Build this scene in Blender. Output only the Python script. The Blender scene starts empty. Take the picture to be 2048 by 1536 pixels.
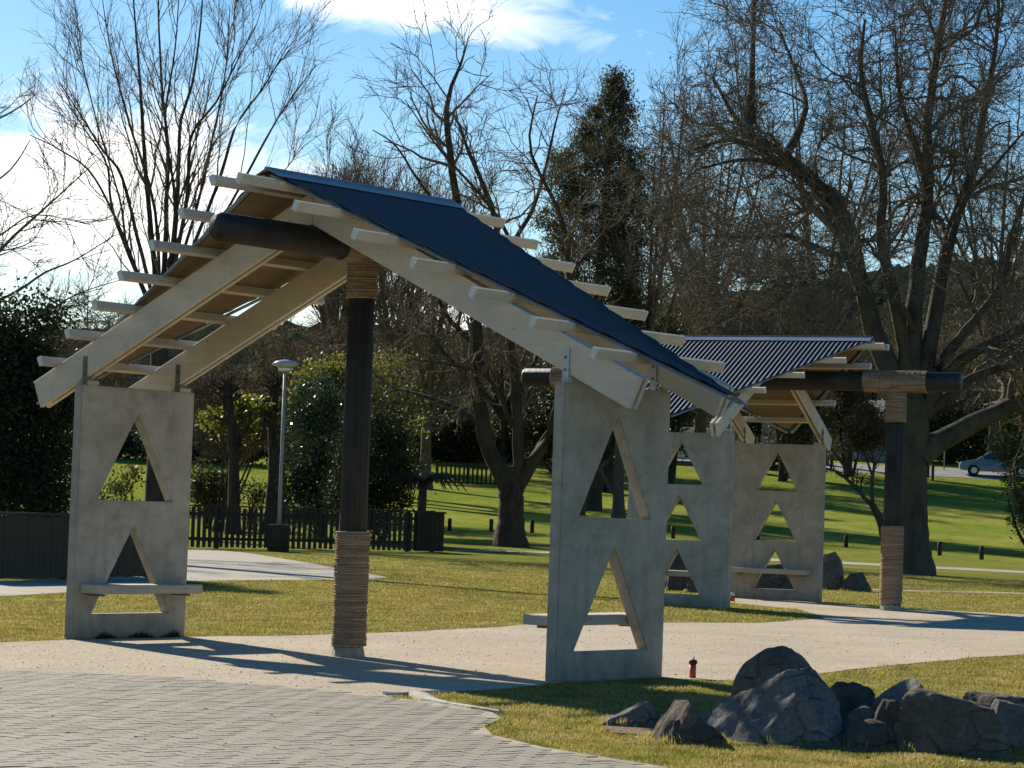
import bpy, math, random
import numpy as np
from mathutils import Vector, Matrix, noise as mnoise
R = math.radians
random.seed(7)
rng = np.random.default_rng(11)
scene = bpy.context.scene
C = scene.collection

# ------------------------------------------------------------------ camera
F, ROLL, PITCH, CAMH = 5087.25, .0345, .0489, 1.371
cam = bpy.data.cameras.new('camera')
cam.sensor_width = 36.0
cam.lens = F / 2048 * 36
cam.clip_start, cam.clip_end = .5, 3000
camo = bpy.data.objects.new('camera', cam)
C.objects.link(camo)
_r0, _u0 = Vector((1, 0, 0)), Vector((0, -math.sin(PITCH), math.cos(PITCH)))
_fw = Vector((0, math.cos(PITCH), math.sin(PITCH)))
_cx = math.cos(ROLL) * _r0 + math.sin(ROLL) * _u0
_cy = -math.sin(ROLL) * _r0 + math.cos(ROLL) * _u0
_m = Matrix((_cx, _cy, -_fw)).transposed().to_4x4()
_m.translation = (0, 0, CAMH)
camo.matrix_world = _m
scene.camera = camo

# ------------------------------------------------------------------ sky, sun, exposure
SUN_AZ, SUN_EL = R(33.5), R(28.5)          # left of the view axis, ahead of the camera
sun_dir = Vector((-math.sin(SUN_AZ) * math.cos(SUN_EL), math.cos(SUN_AZ) * math.cos(SUN_EL), math.sin(SUN_EL)))
sl = bpy.data.lights.new('sun', 'SUN')
sl.energy, sl.angle, sl.color = 5.0, R(.53), (1, .91, .76)
so = bpy.data.objects.new('sun', sl)
C.objects.link(so)
so.rotation_euler = sun_dir.to_track_quat('Z', 'Y').to_euler()
scene.view_settings.view_transform = 'Standard'
scene.view_settings.look = 'None'
scene.view_settings.gamma = 1
scene.view_settings.exposure = .8
scene.cycles.max_bounces = 5
scene.cycles.diffuse_bounces = 3
scene.cycles.use_denoising = True
scene.cycles.transparent_max_bounces = 8


def pix_dir(x, y):
    dx, dy = x - 1024, y - 768
    cr, sr = math.cos(ROLL), math.sin(ROLL)
    px, py = dx * cr + dy * sr, -dx * sr + dy * cr
    X, up = px / F, -py / F
    c, s = math.cos(PITCH), math.sin(PITCH)
    return Vector((X, c - up * s, s + up * c))


world = bpy.data.worlds.new('World')
scene.world = world
world.use_nodes = True
wn, wl = world.node_tree.nodes, world.node_tree.links
wn.clear()


class NT:
    """short hand for building node trees"""
    def __init__(s, tree): s.n, s.l = tree.nodes, tree.links
    def new(s, t, **k):
        n = s.n.new(t)
        for a, b in k.items(): setattr(n, a, b)
        return n
    def put(s, node, key, v):
        if hasattr(v, 'is_output'): s.l.new(v, node.inputs[key])
        elif v is not None: node.inputs[key].default_value = v
    def math(s, op, a, b=None, c=None, clamp=False):
        n = s.new('ShaderNodeMath', operation=op, use_clamp=clamp)
        for i, v in enumerate((a, b, c)): s.put(n, i, v)
        return n.outputs[0]
    def dot(s, a, b):
        n = s.new('ShaderNodeVectorMath', operation='DOT_PRODUCT')
        s.put(n, 0, a); s.put(n, 1, b)
        return n.outputs['Value']
    def noise(s, vec, scale, detail=4, rough=.55, dist=0):
        n = s.new('ShaderNodeTexNoise')
        if vec is not None: s.l.new(vec, n.inputs['Vector'])
        n.inputs['Scale'].default_value = scale; n.inputs['Detail'].default_value = detail
        n.inputs['Roughness'].default_value = rough; n.inputs['Distortion'].default_value = dist
        return n.outputs['Fac']
    def ramp(s, fac, stops):
        n = s.new('ShaderNodeValToRGB')
        s.l.new(fac, n.inputs[0])
        el = n.color_ramp.elements
        while len(el) < len(stops): el.new(.5)
        for e, (p, c) in zip(el, stops):
            e.position = p
            e.color = (c, c, c, 1) if isinstance(c, (int, float)) else (*c, 1)
        return n.outputs[0]
    def mix(s, fac, a, b, mode='MIX'):
        n = s.new('ShaderNodeMix', data_type='RGBA', blend_type=mode)
        s.put(n, 0, fac)
        for k, v in ((6, a), (7, b)):
            s.put(n, k, (*v, 1) if isinstance(v, tuple) and len(v) == 3 else v)
        return n.outputs[2]
    def mapping(s, vec, scale=(1, 1, 1), rot=(0, 0, 0), loc=(0, 0, 0)):
        n = s.new('ShaderNodeMapping')
        s.l.new(vec, n.inputs[0])
        n.inputs['Scale'].default_value = scale; n.inputs['Rotation'].default_value = rot; n.inputs['Location'].default_value = loc
        return n.outputs[0]


W_ = NT(world.node_tree)
sky = W_.new('ShaderNodeTexSky', sky_type='NISHITA', sun_disc=False)
sky.sun_elevation, sky.sun_rotation = SUN_EL, -SUN_AZ
sky.air_density, sky.dust_density, sky.ozone_density, sky.altitude = 1.0, .25, 2.2, 50
tc = W_.new('ShaderNodeTexCoord')
gen = tc.outputs['Generated']
# clouds: patchy noise stretched along the horizon, thicker low down, and two larger clouds
zc = W_.dot(gen, (0, 0, 1))
cn = W_.noise(W_.mapping(gen, (7, 7, 22)), 1.6, 5, .58)
cbn = W_.noise(W_.mapping(gen, (1, 1, 2.4)), 25, 6, .6, .6)
low = W_.math('SUBTRACT', .2, W_.math('MULTIPLY', zc, 2.2))
cover = W_.ramp(W_.math('ADD', cn, W_.math('MAXIMUM', low, -.12)), [(.70, 0), (.88, 1)])


def big_cloud(x, y, hx, hy, tilt, ns, amt, soft, off):
    c = pix_dir(x, y).normalized()
    right = c.cross(Vector((0, 0, 1))).normalized()
    up = right.cross(c)
    ax = (right * math.cos(tilt) - up * math.sin(tilt))
    bx = (right * math.sin(tilt) + up * math.cos(tilt))
    a = W_.math('DIVIDE', W_.dot(gen, tuple(ax)), hx / F)
    b = W_.math('DIVIDE', W_.dot(gen, tuple(bx)), hy / F)
    r = W_.math('SQRT', W_.math('ADD', W_.math('MULTIPLY', a, a), W_.math('MULTIPLY', b, b)))
    front = W_.math('GREATER_THAN', W_.dot(gen, tuple(c)), .5)
    n = cbn
    v = W_.math('ADD', W_.math('SUBTRACT', 1, r), W_.math('MULTIPLY', W_.math('SUBTRACT', n, .5), amt))
    return W_.math('MULTIPLY', W_.ramp(v, [(0, 0), (soft, 1)]), front)


c1 = big_cloud(830, 5, 400, 75, .13, 22, 1.5, .75, .0)
c2 = big_cloud(190, 390, 460, 210, -.15, 26, 1.7, .6, .3)
c3 = big_cloud(880, 640, 330, 110, .04, 30, 1.6, .6, .7)
call = W_.math('MAXIMUM', W_.math('MAXIMUM', W_.math('MULTIPLY', cover, .8), c1), W_.math('MAXIMUM', c2, c3))
hs = W_.new('ShaderNodeHueSaturation')
hs.inputs['Saturation'].default_value = 1.42
wl.new(sky.outputs[0], hs.inputs['Color'])
skyc = W_.mix(call, hs.outputs[0], (13.5, 13.2, 12.7))
bg = W_.new('ShaderNodeBackground')
bg.inputs['Strength'].default_value = .07
wl.new(skyc, bg.inputs['Color'])
wo = W_.new('ShaderNodeOutputWorld')
wl.new(bg.outputs[0], wo.inputs[0])


# ------------------------------------------------------------------ where things stand
def terr(x, y):
    """height of the ground: level lawn, then a bank that rises to the road"""
    x, y = np.asarray(x, float), np.asarray(y, float)
    q = np.clip(y - 65, 0, 85)
    z = .000595 * q * q
    far = np.clip(y - 150, 0, None)
    z = z + .101 * 20 * (1 - np.exp(-far / 20))
    z = z + .10 * np.sin(x * .11 + 1) * np.clip((y - 60) / 40, 0, 1) * np.clip((220 - y) / 60, 0, 1)
    return z


def G(x, y):
    """the ground point seen at a photo pixel"""
    d = pix_dir(x, y)
    lo = 8.0
    t = lo
    while t < 300:
        if CAMH + d.z * t < float(terr(d.x * t, d.y * t)): break
        t += .25
    a, b = t - .25, t
    for _ in range(20):
        m = (a + b) / 2
        if CAMH + d.z * m < float(terr(d.x * m, d.y * m)): b = m
        else: a = m
    return Vector((d.x * b, d.y * b, float(terr(d.x * b, d.y * b))))


def P(x, y, dep):
    """the point at distance dep in front of the camera seen at a photo pixel"""
    d = pix_dir(x, y)
    return Vector((d.x * dep / d.y, dep, CAMH + d.z * dep / d.y))


def ground_at(x, y): return Vector((x, y, float(terr(x, y))))


# ------------------------------------------------------------------ materials
MATS = {}


def mat(name, build):
    m = bpy.data.materials.new(name)
    m.use_nodes = True
    t = NT(m.node_tree)
    t.n.clear()
    out = t.new('ShaderNodeOutputMaterial')
    sh = build(t)
    t.l.new(sh, out.inputs[0])
    MATS[name] = m
    return m


def principled(t, col, rough=.8, spec=.3, metal=0, bump=None, bstr=.3, bdist=.02):
    p = t.new('ShaderNodeBsdfPrincipled')
    t.put(p, 'Base Color', (*col, 1) if isinstance(col, tuple) else col)
    t.put(p, 'Roughness', rough)
    t.put(p, 'Metallic', metal)
    t.put(p, 'Specular IOR Level', spec)
    if bump is not None:
        b = t.new('ShaderNodeBump')
        b.inputs['Strength'].default_value = bstr; b.inputs['Distance'].default_value = bdist
        t.l.new(bump, b.inputs['Height'])
        t.l.new(b.outputs[0], p.inputs['Normal'])
    return p.outputs[0]


def objc(t): return t.new('ShaderNodeTexCoord').outputs['Object']
def posc(t): return t.new('ShaderNodeNewGeometry').outputs['Position']
def island(t): return t.new('ShaderNodeNewGeometry').outputs['Random Per Island']


def m_mottle(name, c1, c2, scale=4, rough=.85, spec=.25, bscale=60, bstr=.25, bdist=.01, coord='obj', lo=.35, hi=.65, c3=None, s3=30):
    def b(t):
        v = objc(t) if coord == 'obj' else posc(t)
        n = t.noise(v, scale, 8, .6)
        col = t.mix(t.ramp(n, [(lo, 0), (hi, 1)]), c1, c2)
        if c3: col = t.mix(t.ramp(t.noise(v, s3, 3, .5), [(.62, 0), (.72, .7)]), col, c3)
        return principled(t, col, rough, spec, 0, t.noise(v, bscale, 4, .6), bstr, bdist)
    return mat(name, b)


def concrete(t):
    v = objc(t)
    n = t.noise(v, 2.0, 9, .66, .6)
    col = t.mix(t.ramp(n, [(.3, 0), (.7, 1)]), (.31, .275, .22), (.465, .42, .345))
    n2 = t.noise(t.mapping(v, (1, 1, 1), (0, 0, 0), (7, 3, 1)), 6.5, 7, .7, .4)
    col = t.mix(t.ramp(n2, [(.46, 0), (.7, .5)]), col, (.20, .18, .15))
    st = t.noise(t.mapping(v, (5, 5, .55)), 1.5, 6, .65)
    col = t.mix(t.ramp(st, [(.5, 0), (.72, .34)]), col, (.165, .15, .125))
    vo = t.new('ShaderNodeTexVoronoi'); t.l.new(v, vo.inputs['Vector']); vo.inputs['Scale'].default_value = 17
    pit = t.ramp(vo.outputs['Distance'], [(.07, 1), (.13, 0)])
    pit = t.math('MULTIPLY', pit, t.ramp(t.noise(v, 3.3, 3), [(.5, 0), (.6, 1)]))
    col = t.mix(t.math('MULTIPLY', pit, .65), col, (.09, .085, .075))
    zz = t.new('ShaderNodeSeparateXYZ'); t.l.new(v, zz.inputs[0])
    wav = t.noise(t.mapping(v, (3, 3, 1)), 2.5, 5, .6)
    damp = t.math('ADD', t.math('MULTIPLY', zz.outputs[2], -2.2), t.math('MULTIPLY', wav, 1.1))
    col = t.mix(t.ramp(damp, [(.0, 0), (.6, .55)]), col, (.15, .13, .09))
    lin = t.math('ABSOLUTE', t.math('SUBTRACT', t.math('FRACT', t.math('DIVIDE', t.math('ADD', zz.outputs[2], .02), 1.2)), .5))
    form = t.ramp(lin, [(.494, 0), (.499, 1)])
    col = t.mix(t.math('MULTIPLY', form, .12), col, (.16, .15, .13))
    h = t.math('SUBTRACT', t.math('ADD', n, t.math('MULTIPLY', t.noise(v, 120, 3), .25)), t.math('MULTIPLY', pit, .5))
    return principled(t, col, .92, .15, 0, h, .4, .01)


mat('concrete', concrete)


def timber(c1, c2, dark, along=0):
    def b(t):
        v = objc(t)
        sc = [26, 26, 26]; sc[along] = 1.3
        g = t.noise(t.mapping(v, tuple(sc)), 1.2, 6, .65, .4)
        col = t.mix(t.ramp(g, [(.3, 0), (.7, 1)]), c1, c2)
        n = t.noise(v, 1.7, 5, .6)
        col = t.mix(t.ramp(n, [(.4, 0), (.72, .8)]), col, dark)
        col = t.mix(t.ramp(t.noise(v, 7, 6, .7), [(.55, 0), (.75, .45)]), col, tuple(c * .55 for c in dark))
        sc2 = [16, 16, 16]; sc2[along] = 5
        k = t.new('ShaderNodeTexVoronoi'); t.l.new(t.mapping(v, tuple(sc2)), k.inputs['Vector']); k.inputs['Scale'].default_value = .55
        col = t.mix(t.ramp(k.outputs['Distance'], [(.03, .75), (.09, 0)]), col, (.12, .07, .035))
        rb = t.mix(t.math('MULTIPLY', island(t), .25), col, dark)
        return principled(t, rb, .78, .25, 0, g, .25, .004)
    return b


mat('pine_rafter', timber((.58, .49, .365), (.70, .62, .50), (.45, .405, .34), 1))
mat('pine_purlin', timber((.53, .435, .31), (.65, .56, .43), (.43, .39, .33), 0))
mat('pine_bench', timber((.40, .34, .25), (.52, .46, .36), (.34, .32, .28), 0))
m_mottle('white_seal', (.62, .61, .57), (.72, .71, .67), 12, .7)
m_mottle('black_log', (.012, .011, .010), (.030, .027, .024), 5, .55, .3, 30, .5, .01)
def polem(t):
    v = objc(t)
    g = t.noise(t.mapping(v, (22, 22, .9)), 1.3, 7, .7, .3)
    col = t.mix(t.ramp(g, [(.35, 0), (.65, 1)]), (.014, .013, .011), (.040, .037, .030))
    col = t.mix(t.ramp(t.noise(v, 2.2, 6, .65), [(.5, 0), (.72, .6)]), col, (.058, .053, .042))
    return principled(t, col, .7, .25, 0, g, .8, .012)


mat('pole_stain', polem)
def ropem(t):
    v = objc(t)
    n = t.noise(t.mapping(v, (1.2, 1.2, 22)), 1.6, 4, .6)
    col = t.mix(t.ramp(n, [(.38, 0), (.62, 1)]), (.27, .165, .09), (.50, .355, .225))
    col = t.mix(t.ramp(t.noise(v, 3.0, 5, .6), [(.4, 0), (.7, .6)]), col, (.37, .29, .21))
    col = t.mix(t.ramp(t.noise(v, 70, 3, .7), [(.35, .6), (.55, 0)]), col, (.12, .075, .045))
    return principled(t, col, .97, .05, 0, t.noise(v, 160, 4, .7), .9, .01)


mat('rope', ropem)
m_mottle('steel', (.42, .43, .44), (.52, .53, .54), 9, .5, .5, 60, .1)
m_mottle('dark_steel', (.10, .085, .075), (.16, .14, .12), 9, .6, .4)
m_mottle('footing', (.25, .225, .185), (.36, .325, .27), 9, .9)


def roofing(t):
    v = objc(t)
    n = t.noise(v, 1.3, 5, .6)
    col = t.mix(n, (.009, .010, .014), (.015, .017, .022))
    ro = t.math('ADD', .34, t.math('MULTIPLY', t.noise(v, 6, 4), .14))
    return principled(t, col, ro, .32)


mat('roofing', roofing)
m_mottle('flashing', (.14, .155, .18), (.19, .205, .235), 3, .42, .5, 20, .05)


def plyb(t):
    v = objc(t)
    g = t.noise(t.mapping(v, (1.5, 18, 18)), 1.2, 5, .6)
    return principled(t, t.mix(g, (.15, .105, .06), (.24, .17, .10)), .85, .2)


mat('ply', plyb)


def grass_ground(t):
    v = posc(t)
    n = t.noise(v, .33, 6, .6)
    col = t.mix(t.ramp(n, [(.36, 0), (.66, 1)]), (.29, .245, .085), (.22, .21, .06))
    n2 = t.noise(v, 2.3, 6, .65)
    col = t.mix(t.ramp(n2, [(.46, 0), (.64, .9)]), col, (.28, .215, .10))
    n3 = t.noise(v, 26, 4, .7)
    col = t.mix(t.ramp(n3, [(.35, .55), (.62, 0)]), col, (.045, .05, .012))
    sy = t.new('ShaderNodeSeparateXYZ'); t.l.new(v, sy.inputs[0])
    farf = t.ramp(t.math('DIVIDE', t.math('SUBTRACT', sy.outputs[1], 38), 60), [(0, 0), (1, 1)])
    lush = t.mix(t.ramp(t.noise(v, .12, 5, .6), [(.4, 0), (.62, 1)]), (.19, .255, .034), (.33, .33, .065))
    lush = t.mix(t.ramp(t.noise(t.mapping(v, (.5, .16, 1)), 1.0, 5, .6), [(.6, 0), (.72, .55)]), lush, (.36, .27, .13))
    lush = t.mix(t.ramp(t.noise(t.mapping(v, (1, .4, 1)), .9, 7, .7), [(.42, .0), (.68, .65)]), lush, (.115, .15, .03))
    lush = t.mix(t.ramp(t.noise(t.mapping(v, (1, .5, 1)), 4.5, 6, .75), [(.48, 0), (.7, .6)]), lush, (.31, .27, .10))
    col = t.mix(farf, col, lush)
    h = t.math('ADD', t.noise(v, 60, 3, .7), t.math('MULTIPLY', t.noise(v, 9, 3), .8))
    return principled(t, col, 1.0, .0, 0, h, .9, .05)


mat('grass_ground', grass_ground)


def leafy(name, c1, c2, trans=.45, rough=.55, spec=.3, c3=None):
    def b(t):
        col = t.mix(island(t), c1, c2)
        if c3: col = t.mix(t.ramp(t.noise(posc(t), .9, 4, .6), [(.42, 0), (.62, 1)]), col, c3)
        if name == 'grass_blade':
            col = t.mix(t.ramp(t.noise(posc(t), 3.1, 5, .65), [(.47, 0), (.62, .85)]), col, (.125, .135, .035))
            col = t.mix(t.ramp(t.noise(posc(t), 1.4, 5, .65), [(.5, 0), (.62, .85)]), col, (.46, .34, .17))
        p = principled(t, col, rough, spec)
        tr = t.new('ShaderNodeBsdfTranslucent')
        t.l.new(t.mix(.35, col, (.5, .55, .08), 'SOFT_LIGHT'), tr.inputs[0])
        mx = t.new('ShaderNodeMixShader'); mx.inputs[0].default_value = trans
        t.l.new(p, mx.inputs[1]); t.l.new(tr.outputs[0], mx.inputs[2])
        return mx.outputs[0]
    return mat(name, b)


leafy('grass_blade', (.235, .215, .05), (.45, .375, .16), .5, .8, .05, (.33, .285, .095))
leafy('leaf_camellia', (.016, .032, .010), (.055, .075, .022), .25, .18, .9)
leafy('leaf_lime', (.07, .085, .015), (.20, .19, .035), .55, .5, .3)
leafy('leaf_dark', (.018, .026, .010), (.045, .052, .02), .25, .6, .25)
leafy('leaf_olive', (.05, .06, .018), (.09, .095, .03), .35, .6, .25)
leafy('leaf_conifer', (.032, .036, .013), (.075, .072, .028), .3, .7, .2)
leafy('leaf_brown', (.09, .06, .03), (.16, .11, .055), .35, .8, .1)
leafy('leaf_dead', (.13, .075, .035), (.24, .16, .08), .3, .8, .1)
leafy('leaf_fern', (.03, .055, .015), (.07, .10, .025), .45, .6, .2)


def bark(name, a, b_, moss):
    def b(t):
        v = objc(t)
        n = t.noise(t.mapping(v, (3, 3, .8)), 1.6, 8, .65)
        col = t.mix(t.ramp(n, [(.35, 0), (.65, 1)]), a, b_)
        col = t.mix(t.ramp(t.noise(v, .9, 6, .65), [(.45, 0), (.66, .8)]), col, moss)
        return principled(t, col, .92, .15, 0, t.noise(t.mapping(v, (8, 8, 2)), 2, 6, .7), .8, .05)
    return mat(name, b)


bark('bark_grey', (.042, .036, .028), (.092, .08, .063), (.10, .096, .052))
bark('bark_brown', (.075, .055, .040), (.14, .11, .08), (.12, .11, .06))
bark('twig_grey', (.10, .082, .062), (.20, .168, .13), (.17, .155, .10))
bark('twig_brown', (.13, .09, .065), (.22, .165, .12), (.18, .15, .10))
bark('bark_dark', (.035, .028, .022), (.07, .055, .042), (.07, .065, .035))
bark('bark_russet', (.10, .062, .042), (.17, .115, .08), (.13, .11, .06))


def gravel(t):
    v = posc(t)
    n = t.noise(v, .55, 6, .6)
    col = t.mix(t.ramp(n, [(.35, 0), (.65, 1)]), (.41, .335, .24), (.52, .435, .32))
    f = t.noise(v, 38, 4, .75)
    col = t.mix(t.ramp(f, [(.35, .75), (.52, 0)]), col, (.20, .165, .125))
    col = t.mix(t.ramp(t.noise(v, 11, 5, .7), [(.52, 0), (.68, .5)]), col, (.26, .215, .165))
    col = t.mix(t.ramp(f, [(.58, 0), (.72, .6)]), col, (.56, .52, .46))
    col = t.mix(t.ramp(t.noise(t.mapping(v, (1, .35, 1)), 3.2, 5, .6), [(.6, 0), (.76, .4)]), col, (.29, .245, .19))
    return principled(t, col, .95, .15, 0, t.noise(v, 90, 3, .7), .7, .012)


mat('gravel', gravel)
mat('pebble', lambda t: principled(t, t.mix(island(t), (.34, .29, .225), (.58, .52, .43)), .95, .1))


def paver(t):
    col = t.mix(island(t), (.22, .19, .14), (.30, .26, .195))
    oi = t.new('ShaderNodeObjectInfo')
    col = t.mix(t.math('MULTIPLY', oi.outputs['Random'], .5), col, (.25, .235, .205))
    v = posc(t)
    col = t.mix(t.ramp(t.noise(v, 1.1, 6, .65), [(.45, 0), (.7, .5)]), col, (.235, .215, .15))
    col = t.mix(t.ramp(t.noise(v, 50, 4, .7), [(.4, .3), (.6, 0)]), col, (.09, .085, .075))
    return principled(t, col, .85, .25, 0, t.noise(v, 90, 3), .5, .006)


mat('paver', paver)
m_mottle('joint_sand', (.33, .285, .20), (.42, .37, .27), 3, .95, .1, 60, .4, .01, 'pos', .35, .65, (.24, .25, .10), 5)
m_mottle('path_concrete', (.27, .24, .19), (.36, .32, .26), 1.2, .9, .2, 40, .3, .01, 'pos')
m_mottle('road_asphalt', (.17, .17, .165), (.24, .24, .23), .6, .9, .2, 40, .3, .01, 'pos')
m_mottle('soil', (.15, .105, .065), (.25, .18, .115), 9, .95, .1, 40, .8, .03, 'pos', .35, .65, (.30, .22, .12), 30)
m_mottle('kerb_white', (.30, .265, .215), (.50, .455, .385), 7, .9, .2, 30, .6, .02)


def rock(name, a, b_, patch):
    def b(t):
        v = objc(t)
        n = t.noise(v, 2.4, 9, .68, .5)
        col = t.mix(t.ramp(n, [(.33, 0), (.67, 1)]), a, b_)
        col = t.mix(t.ramp(t.noise(v, 5.5, 7, .7, .8), [(.57, 0), (.68, .85)]), col, patch)  # paler patches scattered at random over the base tones
        col = t.mix(t.ramp(t.noise(t.mapping(v, (1, 1, 3)), 9, 5, .7), [(.3, .7), (.45, 0)]), col, (.035, .033, .030))
        vo = t.new('ShaderNodeTexVoronoi', feature='DISTANCE_TO_EDGE'); t.l.new(t.mapping(v, (1, 1, 1.8), (.4, .3, .2)), vo.inputs['Vector']); vo.inputs['Scale'].default_value = 3.2
        crack = t.math('MULTIPLY', t.ramp(vo.outputs['Distance'], [(.0, 1), (.05, 0)]), t.ramp(t.noise(v, 2.2, 3), [(.45, 0), (.55, 1)]))
        col = t.mix(t.math('MULTIPLY', crack, .45), col, (.04, .036, .032))
        col = t.mix(t.ramp(t.noise(v, 34, 5, .75), [(.38, .4), (.5, 0)]), col, (.04, .037, .034))
        h = t.math('SUBTRACT', t.math('ADD', n, t.math('MULTIPLY', t.noise(v, 14, 9, .75), .9)), t.math('MULTIPLY', crack, .5))
        return principled(t, col, .95, .12, 0, h, .9, .07)
    return mat(name, b)


rock('rock_grey', (.16, .15, .135), (.33, .31, .28), (.52, .49, .43))
rock('rock_brown', (.12, .10, .08), (.27, .23, .185), (.38, .335, .27))
rock('rock_dark', (.08, .07, .06), (.17, .152, .13), (.25, .225, .19))
mat('fence_dark', timber((.030, .023, .016), (.055, .041, .028), (.022, .018, .014), 2))
mat('fence_brown', timber((.065, .045, .026), (.105, .075, .045), (.045, .034, .022), 2))
m_mottle('lamp_grey', (.22, .22, .215), (.29, .29, .28), 3, .5, .4)
m_mottle('lamp_white', (.36, .36, .35), (.46, .46, .45), 3, .4, .5)
m_mottle('red_plastic', (.42, .055, .025), (.55, .085, .035), 9, .55, .4)
m_mottle('dark_plastic', (.05, .025, .02), (.09, .04, .03), 9, .6)
m_mottle('house_wall', (.20, .215, .24), (.27, .285, .31), 1, .8)
m_mottle('house_roof', (.10, .105, .115), (.15, .155, .165), 1.5, .7)
mat('window_glass', lambda t: principled(t, (.02, .025, .03), .08, .8))
mat('car_blue', lambda t: principled(t, (.085, .14, .19), .28, .6))
mat('car_white', lambda t: principled(t, (.72, .72, .70), .3, .5))
mat('car_dark', lambda t: principled(t, (.02, .02, .024), .3, .5))
mat('tyre', lambda t: principled(t, (.015, .015, .015), .85, .2))
mat('rim', lambda t: principled(t, (.38, .39, .40), .35, .5, .6))
mat('lamp_lens', lambda t: principled(t, (.75, .75, .72), .15, .6))
mat('red_lens', lambda t: principled(t, (.35, .02, .015), .2, .6))
m_mottle('hill', (.012, .017, .014), (.026, .030, .018), .06, 1.0, .0, .3, .6, 2, 'pos')


# ------------------------------------------------------------------ mesh helpers
def mesh_np(name, verts, faces, m, smooth=False):
    """faces: (n,3) or (n,4) array, or a list of tuples"""
    me = bpy.data.meshes.new(name)
    if isinstance(faces, np.ndarray):
        verts = np.asarray(verts, np.float32)
        k = faces.shape[1]
        me.vertices.add(len(verts)); me.vertices.foreach_set('co', verts.ravel())
        me.loops.add(faces.size); me.loops.foreach_set('vertex_index', faces.astype(np.int32).ravel())
        me.polygons.add(len(faces)); me.polygons.foreach_set('loop_start', np.arange(0, faces.size, k, dtype=np.int32))
        try: me.polygons.foreach_set('loop_total', np.full(len(faces), k, np.int32))
        except Exception: pass
        me.update(calc_edges=True); me.validate()
    else:
        me.from_pydata([tuple(v) for v in verts], [], faces)
        me.update()
    me.polygons.foreach_set('use_smooth', [smooth] * len(me.polygons))
    if m: me.materials.append(MATS[m])
    return me


def tag(o, label=None, cat=None, group=None, kind=None):
    for k, v in (('label', label), ('category', cat), ('group', group), ('kind', kind)):
        if v: o[k] = v
    return o


def link(name, me, parent=None, loc=(0, 0, 0), rot=(0, 0, 0)):
    o = bpy.data.objects.new(name, me)
    C.objects.link(o)
    o.location = loc; o.rotation_euler = rot
    if parent: o.parent = parent
    return o


def empty(name, loc, rz=0, **k):
    o = link(name, None, None, loc, (0, 0, rz))
    o.empty_display_size = .2
    return tag(o, **k)


class MB:
    def __init__(s): s.v, s.f = [], []
    def add(s, vs, fs):
        b = len(s.v); s.v += [tuple(v) for v in vs]; s.f += [tuple(i + b for i in f) for f in fs]
        return s
    def box(s, x0, x1, y0, y1, z0, z1):
        return s.add([(x0, y0, z0), (x1, y0, z0), (x1, y1, z0), (x0, y1, z0), (x0, y0, z1), (x1, y0, z1), (x1, y1, z1), (x0, y1, z1)],
                     [(0, 3, 2, 1), (4, 5, 6, 7), (0, 1, 5, 4), (1, 2, 6, 5), (2, 3, 7, 6), (3, 0, 4, 7)])
    def prism(s, poly, axis, a, b):
        """poly: 2-D outline (counter-clockwise), extruded along an axis from a to b"""
        n = len(poly)
        def p3(p, w): return {'x': (w, p[0], p[1]), 'y': (p[0], w, p[1]), 'z': (p[0], p[1], w)}[axis]
        vs = [p3(p, a) for p in poly] + [p3(p, b) for p in poly]
        return s.add(vs, [tuple(range(n))[::-1], tuple(range(n, 2 * n))] + [(i, (i + 1) % n, n + (i + 1) % n, n + i) for i in range(n)])
    def tube(s, pts, rad, n=12, cap=True):
        pts = [Vector(p) for p in pts]
        rad = rad if isinstance(rad, (list, tuple)) else [rad] * len(pts)
        b = len(s.v)
        for i, p in enumerate(pts):
            t = (pts[min(i + 1, len(pts) - 1)] - pts[max(i - 1, 0)]).normalized()
            ref = Vector((0, 0, 1)) if abs(t.z) < .9 else Vector((1, 0, 0))
            u = t.cross(ref).normalized(); w = t.cross(u)
            for k in range(n):
                a = 2 * math.pi * k / n
                s.v.append(tuple(p + (u * math.cos(a) + w * math.sin(a)) * rad[i]))
        for i in range(len(pts) - 1):
            for k in range(n):
                s.f.append((b + i * n + k, b + i * n + (k + 1) % n, b + (i + 1) * n + (k + 1) % n, b + (i + 1) * n + k))
        if cap:
            s.f.append(tuple(b + k for k in range(n))[::-1]); s.f.append(tuple(b + (len(pts) - 1) * n + k for k in range(n)))
        return s
    def build(s, name, m, parent=None, smooth=False, loc=(0, 0, 0), bevel=0, rot=(0, 0, 0)):
        import bmesh
        me = mesh_np(name, s.v, s.f, m, smooth)
        bm = bmesh.new(); bm.from_mesh(me)
        bmesh.ops.recalc_face_normals(bm, faces=bm.faces)
        if bevel: bmesh.ops.bevel(bm, geom=bm.edges[:], offset=bevel, segments=1, affect='EDGES', clamp_overlap=True)
        bm.to_mesh(me); bm.free()
        if smooth: me.polygons.foreach_set('use_smooth', [True] * len(me.polygons))
        return link(name, me, parent, loc, rot)


def copy_tree(o, parent=None):
    c = o.copy(); C.objects.link(c); c.parent = parent
    for ch in o.children: copy_tree(ch, c)
    return c


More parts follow.
